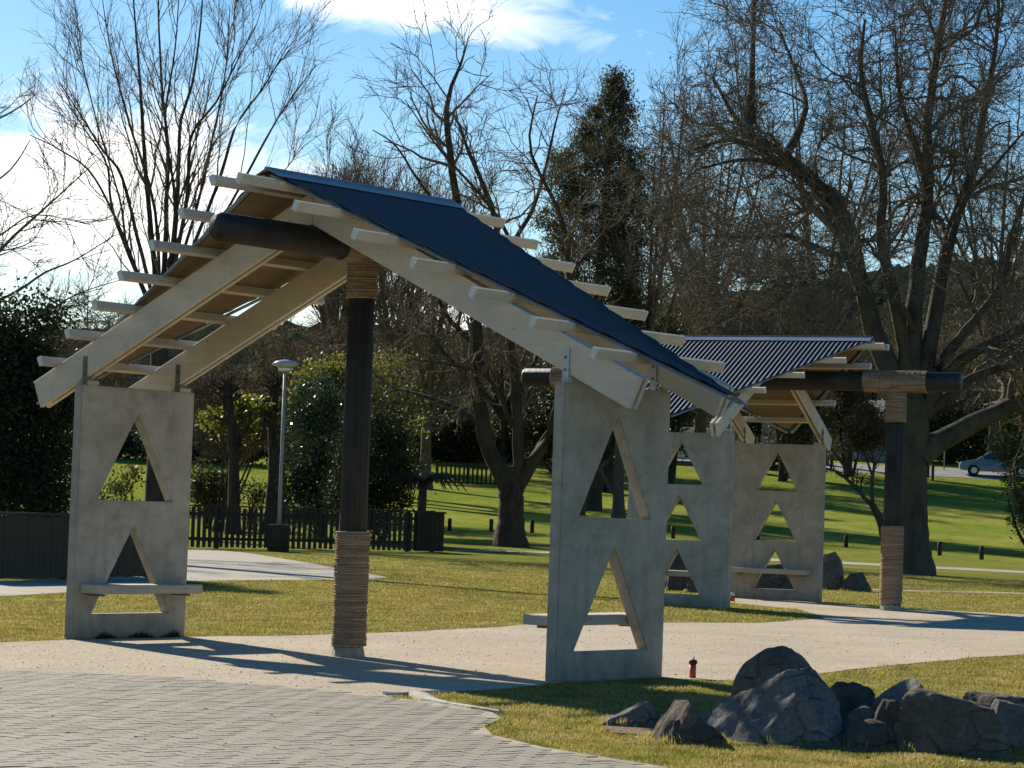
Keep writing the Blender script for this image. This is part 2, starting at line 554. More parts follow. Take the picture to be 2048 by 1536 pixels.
# ------------------------------------------------------------------ ground
def sheet(name, poly_px, m, lift, world_pts=None, step=.6):
    """a thin sheet over the ground, its outline given as ground points"""
    import bmesh
    pts = world_pts or [G(x, y) for x, y in poly_px]
    bm = bmesh.new()
    vs = [bm.verts.new((p[0], p[1], 0)) for p in pts]
    es = [bm.edges.new((vs[i], vs[(i + 1) % len(vs)])) for i in range(len(vs))]
    bmesh.ops.triangle_fill(bm, use_beauty=True, edges=es)
    bmesh.ops.subdivide_edges(bm, edges=[e for e in bm.edges if e.calc_length() > 4], cuts=2, use_grid_fill=False)
    bmesh.ops.triangulate(bm, faces=bm.faces)
    for v in bm.verts: v.co.z = float(terr(v.co.x, v.co.y)) + lift
    for f in bm.faces:
        if f.normal.z < 0: f.normal_flip()
    me = bpy.data.meshes.new(name); bm.to_mesh(me); bm.free()
    me.materials.append(MATS[m])
    o = link(name, me)
    return tag(o, kind='structure')


def smooth_poly(px, closed=True, n=4, jit=0.0):
    """Catmull-Rom through ground points so outlines curve"""
    pts = [G(x, y) if not isinstance(x, Vector) else x for x, y in px]
    out = []
    N = len(pts)
    for i in range(N):
        p0, p1, p2, p3 = pts[i - 1], pts[i], pts[(i + 1) % N], pts[(i + 2) % N]
        for k in range(n):
            t = k / n
            q = .5 * ((2 * p1) + (p2 - p0) * t + (2 * p0 - 5 * p1 + 4 * p2 - p3) * t * t + (3 * p1 - p0 - 3 * p2 + p3) * t ** 3)
            out.append(Vector((q.x + random.uniform(-jit, jit), q.y + random.uniform(-jit, jit), 0)))
    return out


def jag(px, jit, seg=.35):
    """straight outline through ground points, broken into short uneven steps"""
    pts = [G(x, y) for x, y in px]
    out = []
    for i in range(len(pts)):
        a, b = pts[i], pts[(i + 1) % len(pts)]
        L = (b - a).length
        n = max(1, min(40, int(L / seg)))
        for k in range(n):
            p = a.lerp(b, k / n)
            out.append(Vector((p.x + random.uniform(-jit, jit), p.y + random.uniform(-jit * 1.5, jit * 1.5), 0)))
    return out


ys = np.concatenate([np.arange(-30, 60, 3.), np.arange(60, 200, 2.), np.arange(200, 1500, 40.)])
xs = np.concatenate([np.arange(-600, -60, 45.), np.arange(-60, 60, 3.), np.arange(60, 601, 45.)])
gx, gy = np.meshgrid(xs, ys)
gv = np.stack([gx.ravel(), gy.ravel(), terr(gx, gy).ravel()], 1)
nx, ny = len(xs), len(ys)
ii = (np.arange(ny - 1)[:, None] * nx + np.arange(nx - 1)[None]).ravel()
tag(link('ground', mesh_np('ground', gv, np.stack([ii, ii + 1, ii + nx + 1, ii + nx], 1), 'grass_ground', True)), kind='structure')

GRAVEL_PX = [(-60, 1287), (143, 1281), (370, 1275), (560, 1272), (740, 1268), (1000, 1255), (1080, 1247), (1345, 1246), (1520, 1247), (1655, 1237),
             (1595, 1219), (1455, 1206), (1466, 1196), (1560, 1200), (1640, 1206), (1760, 1216), (1900, 1222), (2110, 1233), (2110, 1306), (1950, 1316), (1800, 1331), (1650, 1346),
             (1560, 1358), (1480, 1363), (1380, 1360), (1330, 1357), (1095, 1369), (1000, 1380), (890, 1386), (800, 1394), (755, 1398), (600, 1400), (300, 1390), (-60, 1380)]
gravel_o = sheet('gravel_path', None, 'gravel', .006, jag(GRAVEL_PX, .035))
PAVE_PX = [(-80, 1342), (100, 1344), (300, 1353), (450, 1364), (600, 1377), (740, 1393), (870, 1408), (985, 1428), (1003, 1440), (968, 1456), (985, 1474), (1090, 1499), (1200, 1517), (1330, 1538), (1420, 1560), (-120, 1575)]
pave_poly = [G(x, y) for x, y in PAVE_PX]
paving = sheet('paving', None, 'joint_sand', .012, pave_poly)
PATH_PX = [(-60, 1166), (60, 1162), (130, 1158), (300, 1130), (360, 1099), (480, 1105), (560, 1117), (660, 1134), (730, 1148), (775, 1156), (700, 1160), (560, 1161), (400, 1163), (300, 1172), (130, 1186), (-60, 1193)]
sheet('concrete_path', None, 'path_concrete', .008, smooth_poly(PATH_PX, n=3))
sheet('back_path', None, 'path_concrete', .010, [Vector(p) for p in ((-1.5, 74.2, 0), (4, 75, 0), (9, 74.6, 0), (14, 72, 0), (22, 68, 0), (22, 70.5, 0), (14, 74.5, 0), (9, 77, 0), (4, 77.2, 0), (-1.5, 75.3, 0))])
road_pts = [Vector((x, 150 + .0 * x, 0)) for x in range(-80, 81, 8)]
sheet('road', None, 'road_asphalt', .02, [Vector((-90, 149, 0)), Vector((-30, 149, 0)), Vector((0, 149, 0)), Vector((15, 149, 0)), Vector((30, 148, 0)), Vector((90, 146, 0)), Vector((90, 156, 0)), Vector((30, 156, 0)), Vector((0, 156, 0)), Vector((-90, 156, 0))])
sheet('soil_bed', None, 'soil', .009, jag([(1195, 1440), (1240, 1425), (1330, 1430), (1480, 1425), (1700, 1420), (1860, 1440), (2070, 1450), (2070, 1500), (1900, 1506), (1700, 1505), (1480, 1492), (1330, 1476), (1230, 1466)], .04))
sheet('worn_strip', None, 'gravel', .010, jag([(1640, 1176), (1800, 1180), (2080, 1187), (2080, 1190), (1800, 1183), (1640, 1178)], .06, .5))

# pavers, each a block standing 8 mm proud of the sand between them
import bmesh as _b


def inside(poly, x, y):
    c = False
    j = len(poly) - 1
    for i in range(len(poly)):
        xi, yi, xj, yj = poly[i][0], poly[i][1], poly[j][0], poly[j][1]
        if (yi > y) != (yj > y) and x < (xj - xi) * (y - yi) / (yj - yi) + xi: c = not c
        j = i
    return c


PL, PW, PH = .2, .1, .003
pb = MB(); pb.box(-PL / 2 + .005, PL / 2 - .005, -PW / 2 + .005, PW / 2 - .005, -.008, PH)
paver_proto = pb.build('paver', 'paver', None, bevel=.0025)
paver_me = paver_proto.data
bpy.data.objects.remove(paver_proto)
spots = []
rot0 = R(38)
cr_, sr_ = math.cos(rot0), math.sin(rot0)
for i in range(-150, 150):
    for j in range(-60, 60):
        # herringbone: pairs of blocks at right angles
        bx, by = (i + 2 * j) * PW, (i - 2 * j) * PW
        for (ox, oy, rz) in ((PL / 2, PW / 2, 0), (PW / 2, PL / 2 + PW, math.pi / 2)):
            lx, ly = bx + ox, by + oy
            wx, wy = lx * cr_ - ly * sr_ - 1.5, lx * sr_ + ly * cr_ + 16
            if 12.6 < wy < 20.5 and abs(wx) < 4.6 and all(inside(pave_poly, wx + ddx, wy + ddy) for ddx, ddy in ((.09, 0), (-.09, 0), (0, .09), (0, -.09))): spots.append((wx, wy, rz + rot0))
spots = list({(round(a, 3), round(b, 3)): (a, b, c) for a, b, c in spots}.values())
spots.sort(key=lambda s: s[1] + (3 if abs(s[0] + .6) > s[1] * .2 else 0))
rest_v, rest_f = [], []
pv = np.array([v.co for v in paver_me.vertices]); pf = [tuple(p.vertices) for p in paver_me.polygons]
for k, (wx, wy, rz) in enumerate(spots):
    dz = .012 + random.uniform(-.001, .002)
    tx, ty, rj = random.uniform(-.014, .014), random.uniform(-.014, .014), rz + random.uniform(-.015, .015)
    if k < 300:
        o = link('paver', paver_me, paving, (wx, wy, dz), (tx, ty, rj))
    else:
        c, s = math.cos(rj), math.sin(rj)
        q = pv.copy(); q[:, 2] += tx * pv[:, 1]
        b0 = len(rest_v) * len(pv)
        rest_v.append(np.stack([q[:, 0] * c - q[:, 1] * s + wx, q[:, 0] * s + q[:, 1] * c + wy, q[:, 2] + dz], 1))
        rest_f += [tuple(i + b0 for i in f) for f in pf]
if rest_v:
    tag(link('paver_field', mesh_np('paver_field', np.concatenate(rest_v), rest_f, 'paver'), paving), kind='stuff')


# ------------------------------------------------------------------ the two shelters
TB = .46                                             # roof pitch: rise per metre
CB, SB = 1 / math.hypot(1, TB), TB / math.hypot(1, TB)


def tri_panel(W, H, t, tris):
    """concrete slab in the local xz plane, 0..t in y, with triangular openings"""
    import bmesh
    bm = bmesh.new()
    def loop(pts): 
        vs = [bm.verts.new((p[0], 0, p[1])) for p in pts]
        return [bm.edges.new((vs[i], vs[(i + 1) % len(vs)])) for i in range(len(vs))]
    n = 10
    outer = [(-W / 2, 0), (W / 2, 0)] + [(W / 2, H * k / n) for k in range(1, n)] + [(W / 2, H), (-W / 2, H)] + [(-W / 2, H * k / n) for k in range(n - 1, 0, -1)]
    e = loop(outer)
    for hw, z0, h in tris: e += loop([(-hw, z0), (0, z0 + h), (hw, z0)])
    bmesh.ops.triangle_fill(bm, use_beauty=True, edges=e)
    keep = [f for f in bm.faces]
    for f in keep:
        c = f.calc_center_median()
        for hw, z0, h in tris:
            if z0 < c.z < z0 + h and abs(c.x) < hw * (1 - (c.z - z0) / h):
                bm.faces.remove(f); break
    r = bmesh.ops.extrude_face_region(bm, geom=bm.faces[:])
    for v in [g for g in r['geom'] if isinstance(g, bmesh.types.BMVert)]: v.co.y = t
    bmesh.ops.recalc_face_normals(bm, faces=bm.faces)
    sharp = [ed for ed in bm.edges if len(ed.link_faces) == 2 and ed.calc_face_angle(0) > .5]
    bmesh.ops.bevel(bm, geom=sharp, offset=.008, segments=2, affect='EDGES', clamp_overlap=True)
    me = bpy.data.meshes.new('concrete_panel'); bm.to_mesh(me); bm.free()
    me.materials.append(MATS['concrete'])
    return me


def rope(name, parent, p0, p1, r, pitch=.021):
    """a rope wound round a straight post from p0 to p1"""
    p0, p1 = Vector(p0), Vector(p1)
    ax = (p1 - p0); L = ax.length; ax.normalize()
    u = ax.orthogonal().normalized(); w = ax.cross(u)
    turns = int(L / pitch); n = 20
    pts, rad = [], []
    wob = [random.uniform(-.006, .006) for _ in range(turns + 2)]
    lift = [random.uniform(-.25, .25) * pitch for _ in range(turns + 2)]
    for i in range(turns * n + 1):
        a = 2 * math.pi * i / n
        k = i // n; fr = i / n - k
        rr = r + wob[k] * (1 - fr) + wob[k + 1] * fr
        pts.append(p0 + ax * (L * i / (turns * n) + lift[k] * (1 - fr) + lift[k + 1] * fr) + (u * math.cos(a) + w * math.sin(a)) * rr)
    mb = MB(); mb.tube(pts, pitch * .56, 5)
    return mb.build(name, 'rope', parent, True)


def pole(parent, u, top, r0, r1, low, high, zs):
    mb = MB(); mb.tube([(u, 0, .06), (u, 0, top * .5), (u, 0, top)], [r0, (r0 + r1) / 2, r1], 24)
    po = mb.build('pole', 'pole_stain', parent, True)
    mb = MB(); mb.tube([(u, 0, -.05), (u, 0, .05), (u, 0, .10)], [r0 + .035, r0 + .02, r0 + .004], 9); mb.build('footing', 'footing', po)
    rope('rope_wrap', po, (u, 0, low[0]), (u, 0, low[1]), r0 + .018)
    rope('rope_wrap', po, (u, 0, high[0]), (u, 0, high[1]), r1 + .018)
    return po


def shelter(name, loc, rz, label, p):
    root = empty(name, loc, rz, label=label, cat='shelter', group='park shelters with triangular cut-outs')
    W, H, t, Vi = p['W'], p['H'], p['t'], p['Vi']
    # local y = -v ; v>0 is the side nearer the camera
    me = tri_panel(W, H, t, p['tris'])
    for s in (1, -1):
        o = link('concrete_panel', me, root, (0, -s * (Vi + t) if s > 0 else Vi, -.0))
        mb = MB(); b0, b1 = Vi - .30, Vi - .005
        y0, y1 = sorted((-s * b0, -s * b1))
        mb.box(-p['bench'], p['bench'], y0, y1, .44, .525)
        be = mb.build('bench', 'pine_bench', root, bevel=.008)
        for u in (-.55, .55):
            mb = MB(); y2, y3 = sorted((-s * (Vi - .22), -s * (Vi - .003)))
            mb.box(u - .02, u + .02, y2, y3, .415, .434)
            mb.build('bench_bracket', 'dark_steel', be)
    # the log under the ridge, its poles and rope
    lo = p['log']
    mb = MB(); mb.tube([(-lo, 0, p['zl']), (-lo + .03, 0, p['zl']), (0, 0, p['zl']), (lo - .03, 0, p['zl']), (lo, 0, p['zl'])], [p['rl'] - .02, p['rl'], p['rl'] + .005, p['rl'], p['rl'] - .02], 28)
    lg = mb.build('log_beam', 'black_log', root, True)
    for u in p['poles']:
        pole(root, u, p['zl'] - .02, p['r0'], p['r1'], p['low'], (p['hi'], p['zl'] - p['rl'] * .75), 0)
        rope('rope_wrap', lg, (u - p['lw'], 0, p['zl']), (u + p['lw'], 0, p['zl']), p['rl'] + .014)
    # rafters: pairs of boards
    zp = p['zp']                                    # plane through the purlin tops at v=0
    pd = .085
    zt = zp - pd / CB
    rd = p['rd']
    zb = zt - rd / CB
    ve = p['ve']
    for s in (1, -1):
        for u0 in p['raf']:
            for du in (-.05, .03):
                mb = MB()
                off = .004 if s > 0 else -.004
                poly = [(0, zb), (0, zt), (-s * ve, zt - TB * ve), (-s * (ve - rd * SB), zt - TB * ve - rd * CB)]
                mb.prism(poly, 'x', u0 + du + off, u0 + du + .044 + off)
                ra = mb.build('rafter', 'pine_rafter', root, bevel=.004)
            # strap holding the rafter to the panel
            vc = Vi + t / 2
            for du in (-.062, .082):
                mb = MB(); mb.box(u0 + du, u0 + du + .006, -s * vc - .03, -s * vc + .03, H - .002, H + .27)
                st = mb.build('strap', 'steel' if s > 0 else 'dark_steel', root)  # far-side straps take a darker steel, their shade put into the colour
                for zz in (H + .10, H + .2):
                    mb = MB(); mb.tube([(u0 + du - .012, -s * vc, zz), (u0 + du + .018, -s * vc, zz)], .011, 8); mb.build('bolt', 'dark_steel', st)
            mb = MB(); y0 = -s * vc
            mb.box(u0 - .055, u0 + .08, y0 - .05, y0 + .05, H + .0005, H + .04); mb.build('packing_block', 'pine_bench', root)
    for u0 in p['raf']:
        for v in (-.08, .08):
            mb = MB(); mb.tube([(u0 - .066, v, zt - .16), (u0 + .09, v, zt - .16)], .014, 8); mb.build('bolt', 'steel', root)
    # purlins with sealed white ends
    for s in (1, -1):
        for k in range(p['np']):
            sd = p['s0'] + k * p['sp']
            u0, u1 = p['pn'](k), p['pf'](k)
            v0, v1 = sd * CB - .025 * CB, sd * CB + .025 * CB
            def q(v, d): return (-s * (v - d * SB), zp - TB * v - d * CB)
            poly = [q(v0, pd - .001), q(v0, 0), q(v1, 0), q(v1, pd - .001)]
            jl = random.uniform(-.02, .02)
            mb = MB(); mb.prism(poly, 'x', u0 + jl, u1 + jl)
            pu = mb.build('purlin', 'pine_purlin', root, bevel=.003)
            q2 = [(a + (.002 if (i in (2, 3)) == (s < 0) else -.002), b + (.002 if i in (1, 2) else -.002)) for i, (a, b) in enumerate(poly)]
            for e0, e1 in ((u0 + jl - .003, u0 + jl + .012), (u1 + jl - .012, u1 + jl + .003)):
                mb = MB(); mb.prism(poly, 'x', e0, e1)
                for i in range(len(mb.v)): mb.v[i] = (mb.v[i][0], mb.v[i][1] + (.0025 if mb.v[i][1] > -s * (v0 + v1) / 2 else -.0025), mb.v[i][2] + (.0025 if i % 4 in (1, 2) else -.0025))
                mb.build('end_seal', 'white_seal', pu)
    # corrugated sheet on each slope: long at the ridge, running to a point at the eave
    ru, va = p['ru'], p['va']
    lam, amp = .076, .0085
    for s in (1, -1):
        us = np.arange(-ru, ru + 1e-6, lam / 8)
        vmax = np.where(us < p['ua'], (us + ru) / (p['ua'] + ru), (ru - us) / (ru - p['ua'])) * (va - .12) + .12
        rows = 5
        verts = []
        for r_ in range(rows):
            v = .02 + (vmax - .02) * r_ / (rows - 1)
            h = amp * np.cos(2 * np.pi * us / lam) + .016
            verts.append(np.stack([us, -s * (v + h * SB), zp - TB * v + h * CB], 1))
        n = len(us)
        vv = np.concatenate(verts)
        i0 = (np.arange(rows - 1)[:, None] * n + np.arange(n - 1)[None]).ravel()
        ff = np.stack([i0, i0 + 1, i0 + n + 1, i0 + n], 1)
        if s < 0: ff = ff[:, ::-1]
        top = vv + np.array([0, -s * SB * .0015, CB * .0015])
        sh = link('roofing_sheet', mesh_np('roofing_sheet', top, ff, 'roofing', True), root)
        # building paper and ply lining close under the iron, between the purlins and the sheet
        lin = []
        for u_, v_ in ((-ru + .05, .03), (ru - .05, .03), (p['ua'] + .05, va - .15), (p['ua'] - .05, va - .15)): lin.append((u_, -s * v_, zp - TB * v_ + .001))
        mb = MB(); mb.add(lin + [(a, b, c + .004) for a, b, c in lin], [(0, 1, 2, 3), (4, 7, 6, 5), (0, 4, 5, 1), (1, 5, 6, 2), (2, 6, 7, 3), (3, 7, 4, 0)])
        mb.build('lining', 'ply', root)
        # barge trim along the two raking edges
        for sg in (-1, 1):
            e0, e1 = (sg * ru, .05), (p['ua'] + sg * .04, va)
            d = Vector((e1[0] - e0[0], e1[1] - e0[1])); nrm = Vector((-d.y, d.x)).normalized() * .02
            pts = []
            for (uu, v) in (e0, e1):
                for sgn in (-1, 1):
                    for h in (-.012, .004):
                        pts.append((uu + nrm.x * sgn, -s * (v + nrm.y * sgn), zp - TB * (v + nrm.y * sgn) + h - .002))
            mb = MB(); mb.add(pts, [(0, 1, 3, 2), (4, 6, 7, 5), (0, 4, 5, 1), (2, 3, 7, 6), (1, 5, 7, 3), (0, 2, 6, 4)])
            mb.build('barge_trim', 'flashing', root)
    mb = MB()
    w = .17
    rl_ = ru + .03
    o_ = .034
    prof = [(-w, zp - TB * w + o_), (-.02, zp - TB * .02 + o_), (-.012, zp + o_ + .012), (.012, zp + o_ + .012), (.02, zp - TB * .02 + o_), (w, zp - TB * w + o_),
            (w, zp - TB * w + o_ - .003), (0, zp + o_ - .008), (-w, zp - TB * w + o_ - .003)]
    mb.prism(prof[::-1], 'x', -rl_, rl_)
    mb.build('ridge_cap', 'flashing', root)
    return root


p1 = dict(W=1.4575, H=2.4, t=.1116, Vi=2.826, tris=[(.5, .24, .84), (.49, 1.32, .84)], bench=.66, log=1.8, zl=3.66, rl=.125, poles=[.03], r0=.128, r1=.116,
          low=(.10, 1.12), hi=3.2, lw=.3, zp=4.19, rd=.27, ve=3.62, raf=(-.60, .60), np=7, s0=.195, sp=.579, pn=lambda k: -1.717 + .1453 * k, pf=lambda k: 1.796 - .1446 * k,
          ru=1.22, va=4.2, ua=-.05)
shelter('park_shelter', (-1.3929, 22.7395, 0), math.pi / 2 - .6826, 'near gabled shelter with navy corrugated roof and one central rope-bound pole', p1)
p2 = dict(W=1.6224, H=2.6, t=.15, Vi=2.3185, tris=[(.37, .182, .666), (.37, .989, .666), (.37, 1.82, .666)], bench=.65, log=3.64, zl=3.537, rl=.15, poles=[-2.63, 2.63], r0=.15, r1=.14,
          low=(.10, 1.30), hi=2.9, lw=.5, zp=4.2, rd=.22, ve=3.0, raf=(-.68, .68), np=5, s0=.195, sp=.64, pn=lambda k: -2.456 + .448 * k, pf=lambda k: 2.456 - .448 * k,
          ru=2.2, va=3.0, ua=.0)
shelter('park_shelter', (3.5361, 40.3649, 0), -.4107, 'far shelter with striped corrugated roof slung from a log on two poles', p2)


# ------------------------------------------------------------------ rocks
def boulder(px0, px1, ytop, ybase, m, label, seed, dep_off=0, depth_k=.8, name='boulder', group='boulders on the front lawn', cuts=9, planes=()):
    g = G((px0 + px1) / 2, ybase)
    dep = g.y + dep_off
    sc = F / dep
    rx = (px1 - px0) / 2 / sc * 1.08
    hz = max((ybase - ytop) / sc, .08)
    if dep_off: hz = P((px0 + px1) / 2, ytop, dep).z
    base = Vector((P((px0 + px1) / 2, ybase, dep).x, dep + rx * depth_k * .6, 0))
    base.z = float(terr(base.x, base.y))
    r = np.random.default_rng(seed)
    import bmesh
    bm = bmesh.new(); bmesh.ops.create_icosphere(bm, subdivisions=5, radius=1)
    co = np.array([v.co for v in bm.verts])
    q = co.copy()
    pl = [(np.array(n_, float) / np.linalg.norm(n_), d_) for n_, d_ in planes]
    for _ in range(cuts):
        n = r.normal(size=3); n[2] = abs(n[2]) * .8; n /= np.linalg.norm(n)
        pl.append((n, r.uniform(.55, .82)))
    for n, d in pl:
        over = np.clip(q @ n - d, 0, None)
        q -= over[:, None] * n * .97
    ox = r.uniform(0, 50)
    for i in range(len(q)):
        c = Vector(q[i])
        f = mnoise.fractal(c * 1.7 + Vector((ox, 0, 0)), .85, 2.1, 7) * .055 + abs(mnoise.noise(c * 4.3 + Vector((0, ox, 0)))) * -.03
        q[i] += co[i] * f
    q -= (q.max(0) + q.min(0)) / 2 * np.array([1, 1, 0])
    q /= (q.max(0) - q.min(0)) / 2
    top = q[:, 2].max()
    q = np.stack([q[:, 0] * rx, q[:, 1] * rx * depth_k, (q[:, 2] / top * 1.0) * hz * .86 + hz * .14], 1)
    for v, c in zip(bm.verts, q): v.co = c
    me = bpy.data.meshes.new(name); bm.to_mesh(me); bm.free()
    me.polygons.foreach_set('use_smooth', [True] * len(me.polygons))
    me.materials.append(MATS[m])
    try: me.set_sharp_from_angle(angle=R(32))
    except Exception: pass
    o = link(name, me, None, base)
    return tag(o, label, 'rock', group)


boulder(1462, 1656, 1295, 1470, 'rock_brown', 'tall rounded brown boulder at the back of the front rock group', 8, 0, .8, cuts=1)
boulder(1415, 1700, 1340, 1490, 'rock_grey', 'large angular grey boulder with pale patches facing the camera', 14, 0, .5, cuts=7, planes=[((-.7, -.45, .75), .42), ((.75, -.4, .6), .55), ((0, -1, .45), .6)])
boulder(1290, 1440, 1402, 1489, 'rock_brown', 'dark wedge boulder with a pale left edge at the left front', 25, 0, .6, planes=[((-.8, -.2, .6), .35), ((.6, 0, .7), .5)])
boulder(1205, 1338, 1402, 1455, 'rock_grey', 'low flat pale rock at the left end of the rock group', 31, 0, .6, planes=[((-.5, 0, .9), .35)])
boulder(1640, 1760, 1366, 1462, 'rock_dark', 'dark boulder behind the gap between the two big rocks', 42, 0, .8)
boulder(1675, 1775, 1414, 1490, 'rock_brown', 'small rounded brown stone in the gap of the rock group', 53, 0, .8, cuts=5)
boulder(1740, 1880, 1359, 1480, 'rock_grey', 'grey boulder leaning behind the long right hand rock', 64, 0, .8)
boulder(1780, 2030, 1380, 1508, 'rock_brown', 'long brown boulder with a flat pale left face', 75, 0, .5, cuts=4, planes=[((-.9, -.42, .1), .7), ((.3, 0, 1), .72), ((0, -1, .3), .75)])
boulder(1690, 1800, 1440, 1500, 'rock_dark', 'low dark stone filling the gap left of the long boulder', 68, 0, .7, cuts=5)
boulder(1340, 1450, 1432, 1492, 'rock_dark', 'low dark stone between the left wedge and the large grey boulder', 69, 0, .7, cuts=5)
boulder(1890, 2075, 1388, 1490, 'rock_brown', 'brown boulder packed between the long rock and the right edge', 71, 0, .6, cuts=4, planes=[((0, 0, 1), .6)])
boulder(1730, 1830, 1400, 1496, 'rock_dark', 'dark boulder pressed against the left face of the long rock', 72, 0, .7, cuts=4)
boulder(1950, 2150, 1402, 1504, 'rock_grey', 'rock cut off by the right edge of the picture', 86, 0, .6)
boulder(1642, 1693, 1103, 1181, 'rock_brown', 'pointed upright boulder beside the far shelter', 91, 0, .8, group='boulders behind the far shelter')
boulder(1685, 1742, 1144, 1184, 'rock_dark', 'low dark boulder right of the pointed one', 97, 0, .8, group='boulders behind the far shelter')
boulder(1490, 1600, 1128, 1186, 'rock_dark', 'dark boulder seen through the lowest cut-out of the far back panel', 101, 0, .7, group='boulders behind the far shelter')
boulder(1322, 1384, 1100, 1182, 'rock_dark', 'tall dark boulder seen through the far shelter front panel', 107, 0, .7, group='boulders behind the far shelter')
boulder(1372, 1420, 1152, 1186, 'rock_dark', 'small dark boulder beside the one behind the far front panel', 113, 0, .8, group='boulders behind the far shelter')

# red marker peg and broken pale edging
g = G(1385, 1357)
mk = empty('marker_peg', g, 0, label='short orange red marker peg with a dark cap in the gravel edge', cat='marker')
MB().tube([(0, 0, -.02), (0, 0, .125)], .028, 14).build('post', 'red_plastic', mk, True)
MB().tube([(0, 0, .122), (0, 0, .150), (0, 0, .158)], [.036, .036, .026], 14).build('cap', 'dark_plastic', mk, True)
MB().tube([(.004, 0, .155), (.006, 0, .185)], .008, 8).build('tip', 'white_seal', mk, True)
g = G(1464, 1203)
mk = empty('marker_peg', g, 0, label='tiny red marker peg at the foot of the far shelter panel', cat='marker')
MB().tube([(0, 0, -.02), (0, 0, .09)], .045, 12).build('post', 'red_plastic', mk, True)
MB().tube([(0, 0, .088), (0, 0, .14)], .04, 12).build('cap', 'white_seal', mk, True)

kp = [G(x, y) for x, y in [(768, 1391), (800, 1391), (835, 1393), (858, 1404), (900, 1412), (950, 1421), (1002, 1428)]]
wid = [.035, .075, .085, .075, .045, .04, .03]
mb = MB()
ring = []
for i, p in enumerate(kp):
    t_ = (kp[min(i + 1, 6)] - kp[max(i - 1, 0)]).normalized(); n_ = Vector((-t_.y, t_.x, 0))
    w = wid[i]; hh = .02 + .35 * w * random.uniform(.4, 1)
    ring.append([p - n_ * w * 1.0 + Vector((0, 0, -.02)), p - n_ * w * .8 + Vector((0, 0, hh * .8)), p + Vector((random.uniform(-.02, .02), 0, hh)), p + n_ * w * .8 + Vector((0, 0, hh * .7)), p + n_ * w * 1.0 + Vector((0, 0, -.02))])
vs = [v for r_ in ring for v in r_]
mb.add(vs, [(i * 5 + k, i * 5 + k + 1, (i + 1) * 5 + k + 1, (i + 1) * 5 + k) for i in range(6) for k in range(4)] + [(0, 1, 2, 3, 4), (34, 33, 32, 31, 30)])
tag(mb.build('kerb_edging', 'kerb_white'), 'broken pale concrete edging between the paving and the grass', 'edging')


# ------------------------------------------------------------------ fences, bollards, lamp
def fence(name, a, b, h, label, pick_w, gap, m, post_every=2.0, solid_end=0, rails=(.2, .8), cap=True, post_w=.1):
    a, b = Vector(a), Vector(b)
    L = (Vector((b.x, b.y, 0)) - Vector((a.x, a.y, 0))).length
    rz = math.atan2(b.y - a.y, b.x - a.x)
    root = empty(name, a, rz, label=label, cat='fence')
    zz = lambda x: float(terr(a.x + (b.x - a.x) * x / L, a.y + (b.y - a.y) * x / L)) - a.z
    pm = MB().box(0, pick_w, -.012, .012, .04, h).build('picket', m, root)
    n = int(L / (pick_w + gap))
    for i in range(n):
        o = pm if i == 0 else link('picket', pm.data, root)
        x = i * (pick_w + gap)
        o.location = (x, random.uniform(-.004, .004), zz(x) + random.uniform(-.02, .01)); o.rotation_euler = (0, random.uniform(-.008, .008), 0)
    pp = MB().box(-post_w / 2, post_w / 2, .045, .045 + post_w, -.1, h + .06).build('post', m, root)
    k = int(L / post_every) + 1
    for i in range(k + 1):
        x = min(i * post_every, L)
        o = pp if i == 0 else link('post', pp.data, root)
        o.location = (x, 0, zz(x))
    for i in range(k):
        x0, x1 = i * post_every, min((i + 1) * post_every, L)
        if x1 - x0 < .05: continue
        for r_ in rails:
            z0, z1 = zz(x0) + h * r_, zz(x1) + h * r_
            MB().add([(x0, .013, z0), (x1, .013, z1), (x1, .044, z1), (x0, .044, z0), (x0, .013, z0 + .08), (x1, .013, z1 + .08), (x1, .044, z1 + .08), (x0, .044, z0 + .08)],
                     [(0, 3, 2, 1), (4, 5, 6, 7), (0, 1, 5, 4), (1, 2, 6, 5), (2, 3, 7, 6), (3, 0, 4, 7)]).build('rail', m, root)
        if cap:
            z0, z1 = zz(x0) + h + .012, zz(x1) + h + .012
            MB().add([(x0, -.04, z0), (x1, -.04, z1), (x1, .035, z1), (x0, .035, z0), (x0, -.04, z0 + .04), (x1, -.04, z1 + .04), (x1, .035, z1 + .04), (x0, .035, z0 + .04)],
                     [(0, 3, 2, 1), (4, 5, 6, 7), (0, 1, 5, 4), (1, 2, 6, 5), (2, 3, 7, 6), (3, 0, 4, 7)]).build('cap_rail', m, root)
    return root


fa, fb = G(300, 1095), G(866, 1104)
fence('picket_fence', fa, fb, 1.12, 'dark picket fence behind the concrete path under the camellia', .10, .07, 'fence_dark')
ga, gb = G(-60, 1163), G(322, 1157)
fence('board_fence', ga, gb, 1.0, 'brown close-boarded fence at the left edge behind the path', .145, .005, 'fence_brown', 2.4, cap=True)
# solid end box of the picket fence
bx = empty('gate_box', fb, math.atan2(fb.y - fa.y, fb.x - fa.x), label='dark boarded box at the right end of the picket fence', cat='box')
for i in range(6): MB().box(-.62 + i * .15, -.48 + i * .15, -.12, -.06, .02, 1.1).build('board', 'fence_dark', bx)
MB().box(-.66, .32, -.135, .10, 1.10, 1.15).build('lid', 'fence_dark', bx)
MB().box(-.62, .27, -.058, .09, .02, 1.098).build('body', 'fence_dark', bx)
ha, hb = G(872, 967), G(1000, 972)
fence('far_fence', ha, hb, 1.05, 'far dark rail fence across the top of the bank', .10, .13, 'fence_dark', 1.6, rails=(.05, .85), cap=True)

